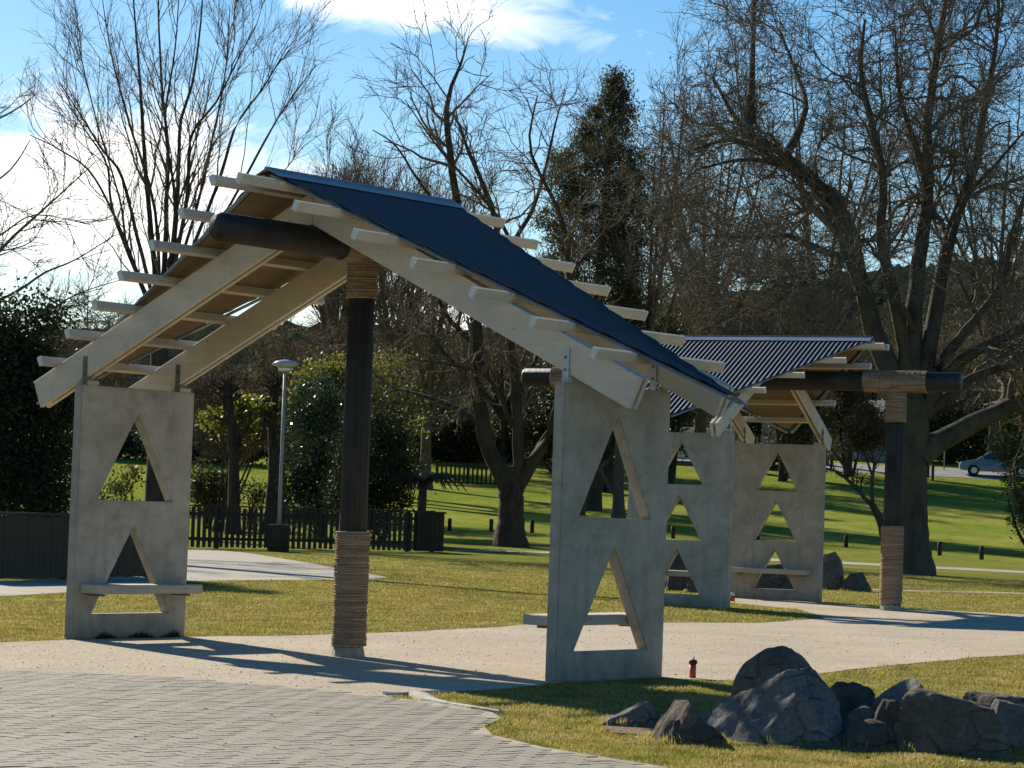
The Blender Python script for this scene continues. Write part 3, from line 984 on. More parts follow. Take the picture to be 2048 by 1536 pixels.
bol = [(899, 1062, 'left of the three bollards beside the forked tree'), (982, 1064, 'middle of the three, just left of the forked trunk'), (1064, 1066, 'right of the forked trunk, beside the near panel'),
       (1346, 1077, 'framed in the cut-out between the two shelters'), (1515, 1079, 'half hidden behind the far shelter back panel'), (1692, 1095, 'right of the far shelter back panel'), (1879, 1111, 'just right of the big tree trunk'), (1963, 1119, 'rightmost of the lawn bollards')]
for i, (x, y, lb) in enumerate(bol):
    g = G(x, y)
    root = empty('bollard', g, random.uniform(-.3, .3), label='short dark timber bollard, ' + lb, cat='bollard', group='timber bollards across the lawn')
    h = .46 + random.uniform(-.02, .02)
    MB().tube([(0, 0, -.1), (0, 0, h - .02), (0, 0, h)], [.075, .073, .06], 12).build('post', 'fence_dark', root, True)
    MB().tube([(0, 0, h - .10), (0, 0, h - .07)], [.078, .078], 12).build('band', 'black_log', root, True)

lp = G(556, 1103)
root = empty('street_lamp', lp, 0, label='pale grey lamp post with a flat disc head beside the path', cat='lamp')
tp = P(572, 735, lp.y) - lp
MB().tube([(0, 0, 0), (0, 0, 2), (0, 0, tp.z)], [.06, .048, .038], 14).build('post', 'lamp_grey', root, True)
MB().box(-.27, .27, -.27, .27, -.1, .72).build('base_box', 'fence_dark', root, bevel=.02)
hd = MB().tube([(0, 0, tp.z - .03), (.0, 0, tp.z + .03), (.0, 0, tp.z + .09), (0, 0, tp.z + .17), (0, 0, tp.z + .21)], [.08, .30, .36, .24, .05], 24).build('head', 'lamp_white', root, True)
MB().tube([(0, 0, tp.z - .10), (0, 0, tp.z - .02)], [.14, .2], 20).build('lens', 'lamp_lens', hd, True)

for (x, y, h, w, m, lb) in [(1865, 962, .95, .16, 'fence_brown', 'stout brown timber post near the parked blue car'), (1856, 955, .62, .14, 'fence_dark', 'dark stump post beside the stout timber post'),
                            (1662, 942, 1.0, .14, 'fence_dark', 'dark post on the bank right of the far shelter'), (1350, 955, 1.3, .08, 'fence_dark', 'thin dark post in front of the white van')]:
    g = G(x, y)
    root = empty('lawn_post', g, 0, label=lb, cat='post')
    MB().box(-w / 2, w / 2, -w / 2, w / 2, -.1, h).build('post', m, root, bevel=.01)
    MB().box(-w / 2 - .01, w / 2 + .01, -w / 2 - .01, w / 2 + .01, h, h + .03).build('cap', m, root)
g = G(1888, 941)
root = empty('sign_pole', g, 0, label='slim pale sign pole by the road left of the blue car', cat='pole')
MB().tube([(0, 0, -.1), (0, 0, 2.1)], .035, 10).build('pole', 'lamp_grey', root, True)
MB().box(-.02, .02, -.10, .10, 1.8, 2.1).build('plate', 'lamp_grey', root)


# ------------------------------------------------------------------ vehicles and house on the bank
def car(name, loc, rz, label, prof, glass, width, wheels, wr, paint, cat='car', lights=True):
    root = empty(name, loc, rz, label=label, cat=cat)
    import bmesh
    w = width / 2
    nrow = [(-1, .0), (-.93, .03), (-.55, .055), (0, .06), (.55, .055), (.93, .03), (1, 0)]
    vs, fs = [], []
    n = len(prof)
    for (yy, bulge) in nrow:
        for (x, z) in prof:
            tum = max(0, (z - .85)) * .28
            y = yy * (w - tum)
            zz = z + (bulge * .6 if z > .75 else 0) - (.03 if abs(yy) > .95 and z > .75 else 0)
            vs.append((x, y, zz))
    for r_ in range(len(nrow) - 1):
        for i in range(n): fs.append((r_ * n + i, r_ * n + (i + 1) % n, (r_ + 1) * n + (i + 1) % n, (r_ + 1) * n + i))
    fs += [tuple(range(n)), tuple(range((len(nrow) - 1) * n, len(nrow) * n))[::-1]]
    mb = MB(); mb.add(vs, fs)
    body = mb.build('body', paint, root)
    for poly in glass:
        for sg in (-1, 1):
            pts = [(x, sg * (w - max(0, z - .85) * .28 + .006), z) for x, z in poly]
            b = MB(); b.add(pts + [(x, y - sg * .01, z) for x, y, z in pts], [tuple(range(len(pts))), tuple(range(len(pts), 2 * len(pts)))[::-1]] + [(i, (i + 1) % len(pts), len(pts) + (i + 1) % len(pts), len(pts) + i) for i in range(len(pts))])
            b.build('side_window', 'window_glass', body)
    # front and rear screens
    for (x0, z0, x1, z1) in lights['screens']:
        b = MB(); ww = w - .14
        d = Vector((x1 - x0, 0, z1 - z0)).normalized(); nn = Vector((-d.z, 0, d.x)) * .008
        if nn.z < 0: nn = -nn
        a = [(x0, -ww, z0), (x0, ww, z0), (x1, ww - .12, z1), (x1, -ww + .12, z1)]
        a1 = [tuple(Vector(q) + nn + Vector((0, 0, .035))) for q in a]; a0 = [tuple(Vector(q) - nn) for q in a]
        b.add(a0 + a1, [(0, 1, 2, 3), (7, 6, 5, 4), (0, 4, 5, 1), (1, 5, 6, 2), (2, 6, 7, 3), (3, 7, 4, 0)])
        b.build('windscreen', 'window_glass', body)
    for x in wheels:
        for sg in (-1, 1):
            y0, y1 = sg * (w - .19), sg * (w + .012)
            wh = MB().tube([(x, y0, wr), (x, y0 + sg * .02, wr), (x, y1 - sg * .02, wr), (x, y1, wr)], [wr - .03, wr, wr, wr - .03], 24).build('wheel', 'tyre', root, True)
            MB().tube([(x, y1 - sg * .01, wr), (x, y1 + sg * .012, wr)], [wr * .66, wr * .58], 16).build('rim', 'rim', wh)
    for (x, y, z, sx, sy, sz, m) in lights['lamps']:
        for sg in (-1, 1):
            MB().box(x - sx, x + sx, sg * y - sy, sg * y + sy, z - sz, z + sz).build('headlight' if m == 'lamp_lens' else 'tail_light', m, body, bevel=.01)
    for sg in (-1, 1):
        MB().box(lights['mirror'] - .06, lights['mirror'] + .06, sg * (w - .02) - .02 * sg, sg * (w + .14), .98, 1.1).build('mirror', paint, body, bevel=.01)
    return root


cp = [(-2.15, .35), (-2.2, .55), (-2.12, .78), (-1.2, .95), (-.45, 1.42), (.1, 1.5), (1.3, 1.46), (1.95, 1.02), (2.12, .95), (2.2, .55), (2.15, .32),
      (1.75, .30), (1.68, .58), (1.38, .68), (1.08, .58), (1.0, .28), (-.98, .28), (-1.06, .58), (-1.36, .68), (-1.66, .58), (-1.74, .30)]
gl = [[(-1.02, .98), (-.42, 1.36), (-.05, 1.42), (-.05, .98)], [(.02, .98), (.02, 1.42), (.75, 1.42), (.75, .98)], [(.82, .98), (.82, 1.42), (1.2, 1.38), (1.68, 1.04)]]
cl = dict(screens=[(-1.12, .97, -.5, 1.37), (1.88, 1.05, 1.38, 1.41)], lamps=[(-2.13, .62, .68, .07, .16, .07, 'lamp_lens'), (2.1, .66, .82, .06, .12, .1, 'red_lens')], mirror=-.85)
g = G(1990, 955)
car('parked_car', ground_at(g.x + .25, g.y + .8), R(-8), 'blue grey hatchback parked at the right edge half behind the conifer', cp, gl, 1.72, (-1.36, 1.38), .31, 'car_blue', lights=cl)
g = G(1556, 936)
car('parked_car', ground_at(g.x, g.y + .8), R(64), 'dark parked car seen through the top cut-out of the far back panel', cp, gl, 1.72, (-1.36, 1.38), .31, 'car_dark', lights=cl)
vp = [(-2.4, .38), (-2.45, .7), (-2.35, .95), (-1.95, 1.1), (-1.45, 1.85), (-1.2, 2.0), (2.35, 2.0), (2.45, .9), (2.42, .36), (1.95, .34), (1.88, .62), (1.55, .72), (1.22, .62), (1.15, .32), (-1.15, .32), (-1.22, .62), (-1.55, .72), (-1.88, .62), (-1.95, .34)]
vg = [[(-1.8, 1.12), (-1.38, 1.72), (-.8, 1.72), (-.8, 1.12)], [(-.7, 1.12), (-.7, 1.72), (.75, 1.72), (.75, 1.12)], [(.85, 1.12), (.85, 1.72), (2.2, 1.72), (2.25, 1.12)]]
vl = dict(screens=[(-1.9, 1.14, -1.48, 1.82)], lamps=[(-2.4, .66, .78, .05, .16, .1, 'lamp_lens'), (2.42, .72, 1.1, .04, .08, .2, 'red_lens')], mirror=-1.75)
g = G(1372, 925)
car('white_van', ground_at(g.x + .4, g.y + .6), R(10), 'white van parked on the bank seen through the far front panel', vp, vg, 1.8, (-1.55, 1.55), .33, 'car_white', 'van', lights=vl)

g = G(1735, 926)
hx, hy = g.x, g.y + 9
hz = float(terr(hx, hy - 3)) - .1
ho = empty('house', (hx, hy, hz), R(-14), label='pale grey weatherboard house on the bank behind the big tree', cat='house')
HW, HD, HH = 5.2, 4.0, 2.6
MB().box(-HW, HW, -HD, HD, 0, HH).build('wall', 'house_wall', ho)
for i in range(17):
    MB().add([(-HW - .003, -HD - .022, i * .15), (HW + .003, -HD - .022, i * .15), (HW + .003, -HD - .004, i * .15 + .148), (-HW - .003, -HD - .004, i * .15 + .148),
              (-HW - .003, -HD + .01, i * .15), (HW + .003, -HD + .01, i * .15), (HW + .003, -HD + .01, i * .15 + .148), (-HW - .003, -HD + .01, i * .15 + .148)],
             [(0, 1, 2, 3), (4, 7, 6, 5), (0, 4, 5, 1), (3, 2, 6, 7), (0, 3, 7, 4), (1, 5, 6, 2)]).build('weatherboard', 'house_wall', ho)
rf = MB().add([(-HW - .5, -HD - .5, HH), (HW + .5, -HD - .5, HH), (HW + .5, HD + .5, HH), (-HW - .5, HD + .5, HH), (-HW + 2, 0, HH + 1.5), (HW - 2, 0, HH + 1.5)],
              [(0, 1, 5, 4), (1, 2, 5), (2, 3, 4, 5), (3, 0, 4), (0, 3, 2, 1)]).build('roof', 'house_roof', ho)
MB().box(-2.2, -1.6, .6, 1.2, HH + .8, HH + 2.0).build('chimney', 'house_roof', rf)
for x in (-3.6, -.6, 2.8):
    wd = MB().box(x - .7, x + .7, -HD - .05, -HD - .024, .95, 2.05).build('window', 'car_white', ho)
    for k in (-1, 1): MB().box(x + k * .33 - .3, x + k * .33 + .3, -HD - .06, -HD - .052, 1.02, 1.98).build('pane', 'window_glass', wd)


# ------------------------------------------------------------------ trees
def tubes(Pn, Rn, S):
    """Pn: (B,K,3) centre lines, Rn: (B,K) radii -> vertices and quads"""
    B, K, _ = Pn.shape
    T = np.gradient(Pn, axis=1)
    T /= np.linalg.norm(T, axis=2, keepdims=True) + 1e-9
    ref = np.where(np.abs(T[..., 2:3]) < .9, np.array([0, 0, 1.]), np.array([1., 0, 0]))
    U = np.cross(T, ref); U /= np.linalg.norm(U, axis=2, keepdims=True) + 1e-9
    V = np.cross(T, U)
    a = np.arange(S) * 2 * np.pi / S
    v = Pn[:, :, None] + (U[:, :, None] * np.cos(a)[:, None] + V[:, :, None] * np.sin(a)[:, None]) * Rn[:, :, None, None]
    b = (np.arange(B) * K * S)[:, None, None]; k = (np.arange(K - 1) * S)[None, :, None]; s = np.arange(S)[None, None]
    s2 = (s + 1) % S
    q = np.stack(np.broadcast_arrays(b + k + s, b + k + s2, b + k + S + s2, b + k + S + s), -1)
    return v.reshape(-1, 3), q.reshape(-1, 4)


def resample(pts, rad, K):
    pts = np.array(pts, float); rad = np.array(rad, float)
    # smooth the corner points a little
    fine, fr = [], []
    N = len(pts)
    for i in range(N - 1):
        p0, p1, p2, p3 = pts[max(i - 1, 0)], pts[i], pts[i + 1], pts[min(i + 2, N - 1)]
        for k in range(8):
            t = k / 8
            fine.append(.5 * (2 * p1 + (p2 - p0) * t + (2 * p0 - 5 * p1 + 4 * p2 - p3) * t * t + (3 * p1 - p0 - 3 * p2 + p3) * t ** 3)); fr.append(rad[i] * (1 - t) + rad[i + 1] * t)
    fine.append(pts[-1]); fr.append(rad[-1])
    fine = np.array(fine); fr = np.array(fr)
    d = np.concatenate([[0], np.cumsum(np.linalg.norm(np.diff(fine, axis=0), axis=1))])
    s = np.linspace(0, d[-1], K)
    return np.stack([np.interp(s, d, fine[:, i]) for i in range(3)], 1), np.interp(s, d, fr)


def spawn(Pn, Rn, n, L, ang, ratio, K, wig, up, t0, r, rmin=.006, taper=.35, lpow=.5, rmax=9, t1=1.0):
    B, Kp, _ = Pn.shape
    plen = np.linalg.norm(np.diff(Pn, axis=1), axis=2).sum(1)
    w = plen ** 1.0
    par = r.choice(B, n, p=w / w.sum())
    t = t0 + (t1 - t0) * r.random(n) ** .85
    x = t * (Kp - 1); i = np.minimum(x.astype(int), Kp - 2); f = (x - i)[:, None]
    pos = Pn[par, i] * (1 - f) + Pn[par, i + 1] * f
    tan = Pn[par, i + 1] - Pn[par, i]; tan /= np.linalg.norm(tan, axis=1, keepdims=True) + 1e-9
    rad = Rn[par, i] * (1 - f[:, 0]) + Rn[par, i + 1] * f[:, 0]
    rnd = r.normal(size=(n, 3))
    rnd -= (rnd * tan).sum(1, keepdims=True) * tan
    rnd /= np.linalg.norm(rnd, axis=1, keepdims=True) + 1e-9
    an = r.uniform(*ang, n)[:, None]
    d = tan * np.cos(an) + rnd * np.sin(an)
    ln = r.uniform(*L, n) * (1 - lpow * t * .6)
    out = np.zeros((n, K, 3)); out[:, 0] = pos
    for k in range(1, K):
        d = d + r.normal(size=(n, 3)) * wig + np.array([0, 0, up])
        d /= np.linalg.norm(d, axis=1, keepdims=True)
        out[:, k] = out[:, k - 1] + d * (ln / (K - 1))[:, None]
    r0 = np.clip(rad * ratio, rmin, rmax)
    rr = np.maximum(r0[:, None] * np.linspace(1, taper, K)[None], rmin * .7)
    return out, rr


def bare_tree(name, limbs, levels, m, label, seed, group=None, twig_m=None, cat='tree', trunk_s=12, extra=None):
    """limbs: list of (points, radii); the first one is the trunk"""
    r = np.random.default_rng(seed)
    base = np.array(limbs[0][0][0], float)
    gz = float(terr(base[0], base[1]))
    root = empty(name, (base[0], base[1], gz), 0, label=label, cat=cat, group=group)
    off = np.array([base[0], base[1], gz])
    # flare at the foot
    vs, fs, n0 = [], [], 0
    Ps, Rs = [], []
    for k, (pts, rad) in enumerate(limbs):
        pp, rr = resample(pts, rad, 22)
        if k == 0:
            h = pp[:, 2] - pp[0, 2]
            rr = rr * (1 + .55 * np.exp(-h / (rr[0] * 1.6)))
            pp[0, 2] -= .15
        wob = r.normal(size=pp.shape) * (rr * (.03 if k == 0 else .09))[:, None]; wob[0] = 0
        Ps.append(pp + wob); Rs.append(rr)
    Pn, Rn = np.array(Ps), np.array(Rs)
    v, q = tubes(Pn[:1], Rn[:1], 16)
    link('trunk', mesh_np('trunk', v - off, q, m, True), root)
    if len(Pn) > 1:
        for k in range(1, len(Pn)):
            v, q = tubes(Pn[k:k + 1], Rn[k:k + 1], 10)
            link('limb', mesh_np('limb', v - off, q, m, True), root)
    cur = (Pn[1:], Rn[1:]) if len(Pn) > 1 else (Pn, Rn)
    allv, allf, nb = [], [], 0
    first = True
    for li, lv in enumerate(levels):
        S = lv.pop('S')
        src = cur
        cp_, cr2 = spawn(*src, r=r, **lv)
        v, q = tubes(cp_, cr2, S)
        allv.append(v); allf.append(q + nb); nb += len(v)
        cur = (cp_, cr2)
    if allv:
        link('crown', mesh_np('crown', np.concatenate(allv) - off, np.concatenate(allf), twig_m or m, True), root)
    if extra: extra(root, cur, off, r)
    return root


def quads(cen, size, r, aspect=1.8, updir=None, flat=0.0):
    """leaf shaped diamonds at the given centres"""
    n = len(cen)
    a = r.normal(size=(n, 3))
    if updir is not None: a = a * (1 - flat) + np.asarray(updir) * flat * 1.5
    a /= np.linalg.norm(a, axis=1, keepdims=True)
    b = np.cross(a, r.normal(size=(n, 3))); b /= np.linalg.norm(b, axis=1, keepdims=True)
    s = size * r.uniform(.6, 1.3, n)[:, None]
    c1 = cen - a * s; c3 = cen + a * s
    c2 = cen + b * s / aspect; c4 = cen - b * s / aspect
    v = np.stack([c1, c2, c3, c4], 1).reshape(-1, 3)
    return v, np.arange(n * 4).reshape(-1, 4)


def clump_points(blobs, n, r, spread=.5, hollow=.55, nclump=None):
    """points gathered in clumps inside several ellipsoids: (cx,cy,cz, rx,ry,rz)"""
    vol = np.array([b[3] * b[4] * b[5] for b in blobs]) ** .67
    nclump = nclump or max(12, n // 60)
    ci = r.choice(len(blobs), nclump, p=vol / vol.sum())
    d = r.normal(size=(nclump, 3)); d /= np.linalg.norm(d, axis=1, keepdims=True)
    rad = (hollow + (1 - hollow) * r.random(nclump) ** .6)[:, None]
    B = np.array(blobs)[ci]
    cc = B[:, :3] + d * rad * B[:, 3:]
    k = r.choice(nclump, n)
    cs = spread * r.uniform(.6, 1.5, nclump)
    return cc[k] + r.normal(size=(n, 3)) * cs[k][:, None] * np.array([1, 1, .7])


def shrub(name, base, blobs, n, size, m, label, seed, cat='shrub', group=None, spread=.25, stems=5, stem_m='bark_dark', aspect=1.8, hollow=.55, stem_r=.04, nclump=None):
    """blobs are given relative to the base"""
    r = np.random.default_rng(seed)
    base = Vector((base[0], base[1], float(terr(base[0], base[1]))))
    root = empty(name, base, 0, label=label, cat=cat, group=group)
    rb = list(blobs)
    for bl in blobs:
        for _ in range(6):
            d = r.normal(size=3); d /= np.linalg.norm(d)
            k = r.uniform(.18, .42); o_ = r.uniform(.75, 1.12)
            rb.append(tuple(np.array(bl[:3]) + d * np.array(bl[3:]) * o_) + tuple(np.array(bl[3:]) * k))
    pts = clump_points(rb, n, r, spread, hollow, nclump)
    pts = pts[r.random(len(pts)) < .9]
    pts = pts[pts[:, 2] > .05]
    v, q = quads(pts, size, r, aspect)
    link('foliage', mesh_np('foliage', v, q, m), root)
    L, RR = [], []
    for k in range(stems):
        b = blobs[k % len(blobs)]
        tip = np.array(b[:3]) + r.normal(size=3) * np.array(b[3:]) * .35
        st = np.array([r.normal() * .12, r.normal() * .12, -.1])
        mid = st * .5 + tip * .5 + r.normal(size=3) * .12
        p_, r_ = resample([st, mid, tip], [stem_r, stem_r * .7, stem_r * .25], 8)
        L.append(p_); RR.append(r_)
    if L:
        v, q = tubes(np.array(L), np.array(RR), 6)
        link('stem', mesh_np('stem', v, q, stem_m, True), root)
    return root


def limb_px(px, dep, r0, r1, bend=0.0, start=None, spread=2.0, r=random):
    """photo pixel polyline at a distance, bowed towards or away from the camera"""
    out = []
    n = len(px)
    sgn = r.uniform(-1, 1) * spread
    for i, (x, y) in enumerate(px):
        out.append(tuple(P(x, y, dep + sgn * (i / max(n - 1, 1)) ** 1.2)))
    if start is not None: out[0] = start
    return (out, list(np.linspace(r0, r1, n)))


def lev(n, L, ang, ratio, K, wig, up, t0, S, **k):
    return dict(n=n, L=L, ang=ang, ratio=ratio, K=K, wig=wig, up=up, t0=t0, S=S, **k)


def trunk_px(px, dep, rads):
    pts = [tuple(P(x, y, dep)) for x, y in px]
    g = float(terr(pts[0][0], dep))
    pts[0] = (pts[0][0], dep, g)
    return (pts, rads)


def dead_leaves(n, m='leaf_dead', size=.05):
    def f(root, cur, off, r):
        Pn, _ = cur
        k = r.choice(len(Pn), n)
        c = Pn[k, -1] + r.normal(size=(n, 3)) * .06
        v, q = quads(c - off, size, r, 1.5)
        link('leaves', mesh_np('leaves', v, q, m), root)
    return f


# big spreading tree on the right
dT = 66.5
tr = trunk_px([(1828, 1143), (1826, 1040), (1826, 950), (1828, 870), (1826, 800)], dT, [.40, .37, .36, .40, .36])
LB = [([(1822, 850), (1790, 770), (1758, 690), (1735, 620), (1716, 530), (1692, 440), (1640, 370), (1570, 310), (1500, 268), (1455, 210), (1425, 150)], .27, .015),
      ([(1740, 640), (1705, 530), (1668, 440), (1625, 370), (1565, 325), (1470, 280), (1390, 300)], .15, .03),
      ([(1500, 268), (1503, 200), (1506, 110), (1508, 0), (1512, -70)], .10, .02),
      ([(1572, 312), (1600, 255), (1612, 205), (1590, 140), (1560, 60)], .10, .02),
      ([(1650, 378), (1560, 330), (1480, 320), (1390, 340)], .08, .02),
      ([(1716, 525), (1640, 500), (1570, 470), (1500, 475), (1400, 470)], .10, .02),
      ([(1700, 585), (1630, 560), (1590, 575), (1530, 620)], .08, .02),
      ([(1822, 810), (1800, 650), (1776, 550), (1762, 470), (1766, 350), (1742, 240), (1722, 140), (1730, 40)], .16, .03),
      ([(1830, 800), (1828, 620), (1842, 500), (1856, 380), (1855, 250), (1872, 120), (1892, 0), (1900, -60)], .20, .04),
      ([(1856, 380), (1830, 290), (1800, 190), (1790, 60)], .09, .02),
      ([(1840, 790), (1866, 660), (1888, 520), (1918, 420), (1955, 310), (1966, 230), (1990, 100), (2000, -40)], .19, .03),
      ([(1888, 520), (1930, 400), (1990, 330), (2060, 250)], .08, .02),
      ([(1846, 800), (1900, 700), (1958, 630), (2004, 560), (2026, 460), (2060, 360)], .13, .03),
      ([(1848, 815), (1920, 725), (2000, 680), (2060, 645), (2140, 610)], .15, .05),
      ([(1850, 830), (1930, 765), (2000, 735), (2080, 715), (2160, 700)], .13, .04),
      ([(1838, 915), (1880, 885), (1960, 842), (2050, 800), (2140, 775), (2220, 720)], .27, .10),
      ([(1828, 660), (1790, 600), (1700, 590), (1650, 640)], .07, .02)]
rl_ = random.Random(5)
limbs = [tr] + [limb_px(p, dT, a * 1.28, b * 1.1, spread=3.5, r=rl_) for p, a, b in LB]
bare_tree('spreading_tree', limbs,
          [lev(190, (1.4, 4.0), (.4, 1.15), .5, 9, .26, .02, .34, 6, rmin=.022), lev(1500, (.8, 2.2), (.4, 1.15), .6, 7, .28, .03, .2, 4, rmin=.013),
           lev(9000, (.4, 1.1), (.4, 1.1), .62, 5, .28, .04, .1, 3, rmin=.0085), lev(24000, (.2, .65), (.4, 1.1), .7, 3, .25, .04, .1, 3, rmin=.0065)],
          'bark_grey', 'huge bare spreading tree with leaning limbs behind the far shelter', 21, 'bare winter trees', 'twig_grey', extra=dead_leaves(5000, 'leaf_dead', .035))

# upright many-stemmed tree on the left
dT = 80
tr = trunk_px([(312, 1040), (314, 900), (318, 760), (320, 620)], dT, [.36, .30, .29, .27])
LB = [([(318, 640), (304, 480), (291, 340), (283, 210), (275, 100), (262, -60)], .17, .03), ([(322, 640), (331, 480), (333, 400), (336, 300), (326, 200), (318, 60), (316, -60)], .16, .03),
      ([(326, 640), (348, 490), (357, 340), (361, 245), (384, 170), (400, 60), (408, -60)], .14, .03), ([(330, 620), (372, 410), (377, 330), (386, 262), (432, 205), (470, 130), (512, 50)], .12, .02),
      ([(316, 640), (264, 430), (240, 345), (205, 300), (158, 225), (118, 165)], .11, .02), ([(314, 650), (228, 430), (214, 330), (170, 260), (140, 215)], .09, .02),
      ([(328, 640), (438, 360), (470, 255), (530, 170), (576, 90)], .11, .02), ([(328, 650), (498, 340), (560, 230), (632, 130)], .09, .02),
      ([(312, 650), (250, 480), (185, 350), (120, 300), (60, 270)], .09, .02), ([(316, 640), (256, 500), (240, 400), (190, 230), (150, 60)], .09, .02),
      ([(320, 640), (310, 420), (260, 250), (225, 120), (205, 0)], .10, .02), ([(324, 640), (392, 420), (420, 300), (450, 150), (460, 10)], .10, .02),
      ([(326, 660), (420, 480), (520, 400), (600, 300)], .08, .02), ([(320, 660), (350, 420), (330, 250), (350, 100), (360, -40)], .10, .02)]
rl_ = random.Random(6)
limbs = [tr] + [limb_px(p, dT, a * .62, b * .62, spread=4.5, r=rl_) for p, a, b in LB]
bare_tree('upright_tree', limbs,
          [lev(150, (1.6, 3.8), (.22, .65), .55, 8, .12, .07, .12, 5, rmin=.016), lev(700, (.8, 2.0), (.25, .75), .6, 6, .14, .07, .1, 4, rmin=.0085), lev(3000, (.4, 1.0), (.3, .9), .65, 4, .16, .05, .1, 3, rmin=.0055)],
          'bark_dark', 'tall bare many-stemmed tree fanning upward behind the left roof slope', 31, 'bare winter trees', 'twig_brown')

# overhanging tree at the left edge, its trunk outside the picture
dT = 64.7
tr = ([tuple(ground_at(-15.7, dT)), (-15.7, dT, 4), (-15.5, dT - .1, 9), (-15.3, dT, 13), (-15.0, dT, 17)], [.46, .38, .32, .24, .10])
LB = [([(-208, 640), (-120, 590), (-40, 540), (30, 470), (80, 425), (135, 375), (190, 325)], .12, .02), ([(-208, 690), (-120, 650), (20, 590), (90, 545), (150, 520), (230, 470)], .10, .02),
      ([(-205, 560), (-140, 470), (-60, 400), (20, 340), (60, 280)], .10, .02), ([(-207, 620), (-100, 520), (0, 470), (70, 430), (180, 450)], .08, .015),
      ([(-204, 450), (-140, 350), (-60, 270), (30, 220), (70, 190)], .09, .02), ([(-208, 700), (-100, 670), (60, 640), (150, 590), (240, 560)], .08, .015),
      ([(-205, 500), (-260, 350), (-330, 200), (-380, 60)], .22, .03), ([(-203, 380), (-180, 220), (-200, 60), (-170, -100)], .2, .03), ([(-204, 420), (-300, 330), (-420, 280), (-520, 200)], .18, .03)]
rl_ = random.Random(8)
limbs = [tr] + [limb_px(p, dT, a * .55, b * .55, spread=2, r=rl_) for p, a, b in LB]
bare_tree('overhanging_tree', limbs,
          [lev(70, (.8, 2.2), (.4, 1.0), .5, 7, .16, .05, .3, 5, rmin=.014), lev(420, (.5, 1.3), (.35, 1.0), .6, 6, .18, .06, .1, 4, rmin=.009), lev(1500, (.25, .7), (.3, .9), .65, 4, .2, .05, .1, 3, rmin=.006)],
          'bark_brown', 'bare tree reaching in over the left edge of the picture', 41, 'bare winter trees')

# forked tree in the middle
dT = 80
tr = trunk_px([(1020, 1096), (1022, 1040), (1022, 985), (1015, 940)], dT, [.40, .36, .38, .34])
LB = [([(1022, 1000), (990, 925), (966, 850), (953, 770), (956, 680), (938, 560), (925, 470), (906, 350), (893, 240), (900, 180), (922, 128), (934, 88)], .30, .02),
      ([(1024, 1000), (1040, 930), (1034, 840), (1030, 740), (1010, 600), (988, 430), (940, 310), (912, 235)], .24, .03),
      ([(1026, 990), (1066, 925), (1095, 880), (1118, 800), (1130, 700), (1140, 560), (1120, 430), (1060, 300), (1075, 190)], .22, .02),
      ([(966, 850), (900, 810), (840, 790), (780, 770), (735, 735)], .10, .02), ([(955, 690), (900, 640), (860, 560), (810, 480), (760, 430)], .10, .02),
      ([(930, 480), (880, 420), (830, 350), (790, 290), (745, 260)], .07, .015), ([(1000, 520), (1060, 430), (1090, 340), (1110, 250), (1130, 180)], .09, .015),
      ([(1090, 640), (1020, 480), (970, 400), (880, 300), (810, 200)], .08, .015), ([(958, 750), (900, 720), (850, 660), (780, 640), (720, 640)], .08, .015),
      ([(1032, 790), (1080, 700), (1100, 600), (1180, 500), (1230, 430)], .10, .02), ([(1036, 880), (980, 760), (900, 730), (830, 720)], .08, .015),
      ([(1062, 930), (1100, 860), (1170, 800), (1250, 780)], .12, .02), ([(895, 235), (930, 200), (958, 170), (985, 145)], .04, .01), ([(898, 200), (870, 160), (850, 130)], .03, .01)]
rl_ = random.Random(9)
limbs = [tr] + [limb_px(p, dT, a, b, spread=4, r=rl_) for p, a, b in LB]
bare_tree('forked_tree', limbs,
          [lev(130, (1.2, 3.2), (.4, 1.1), .5, 8, .2, .03, .15, 5, rmin=.018), lev(650, (.7, 1.8), (.35, 1.0), .6, 6, .2, .05, .12, 4, rmin=.011), lev(3200, (.35, 1.0), (.3, 1.0), .65, 4, .2, .05, .1, 3, rmin=.008)],
          'bark_dark', 'forked bare tree on the lawn between the pole and the near right panel', 51, 'bare winter trees', 'twig_brown')

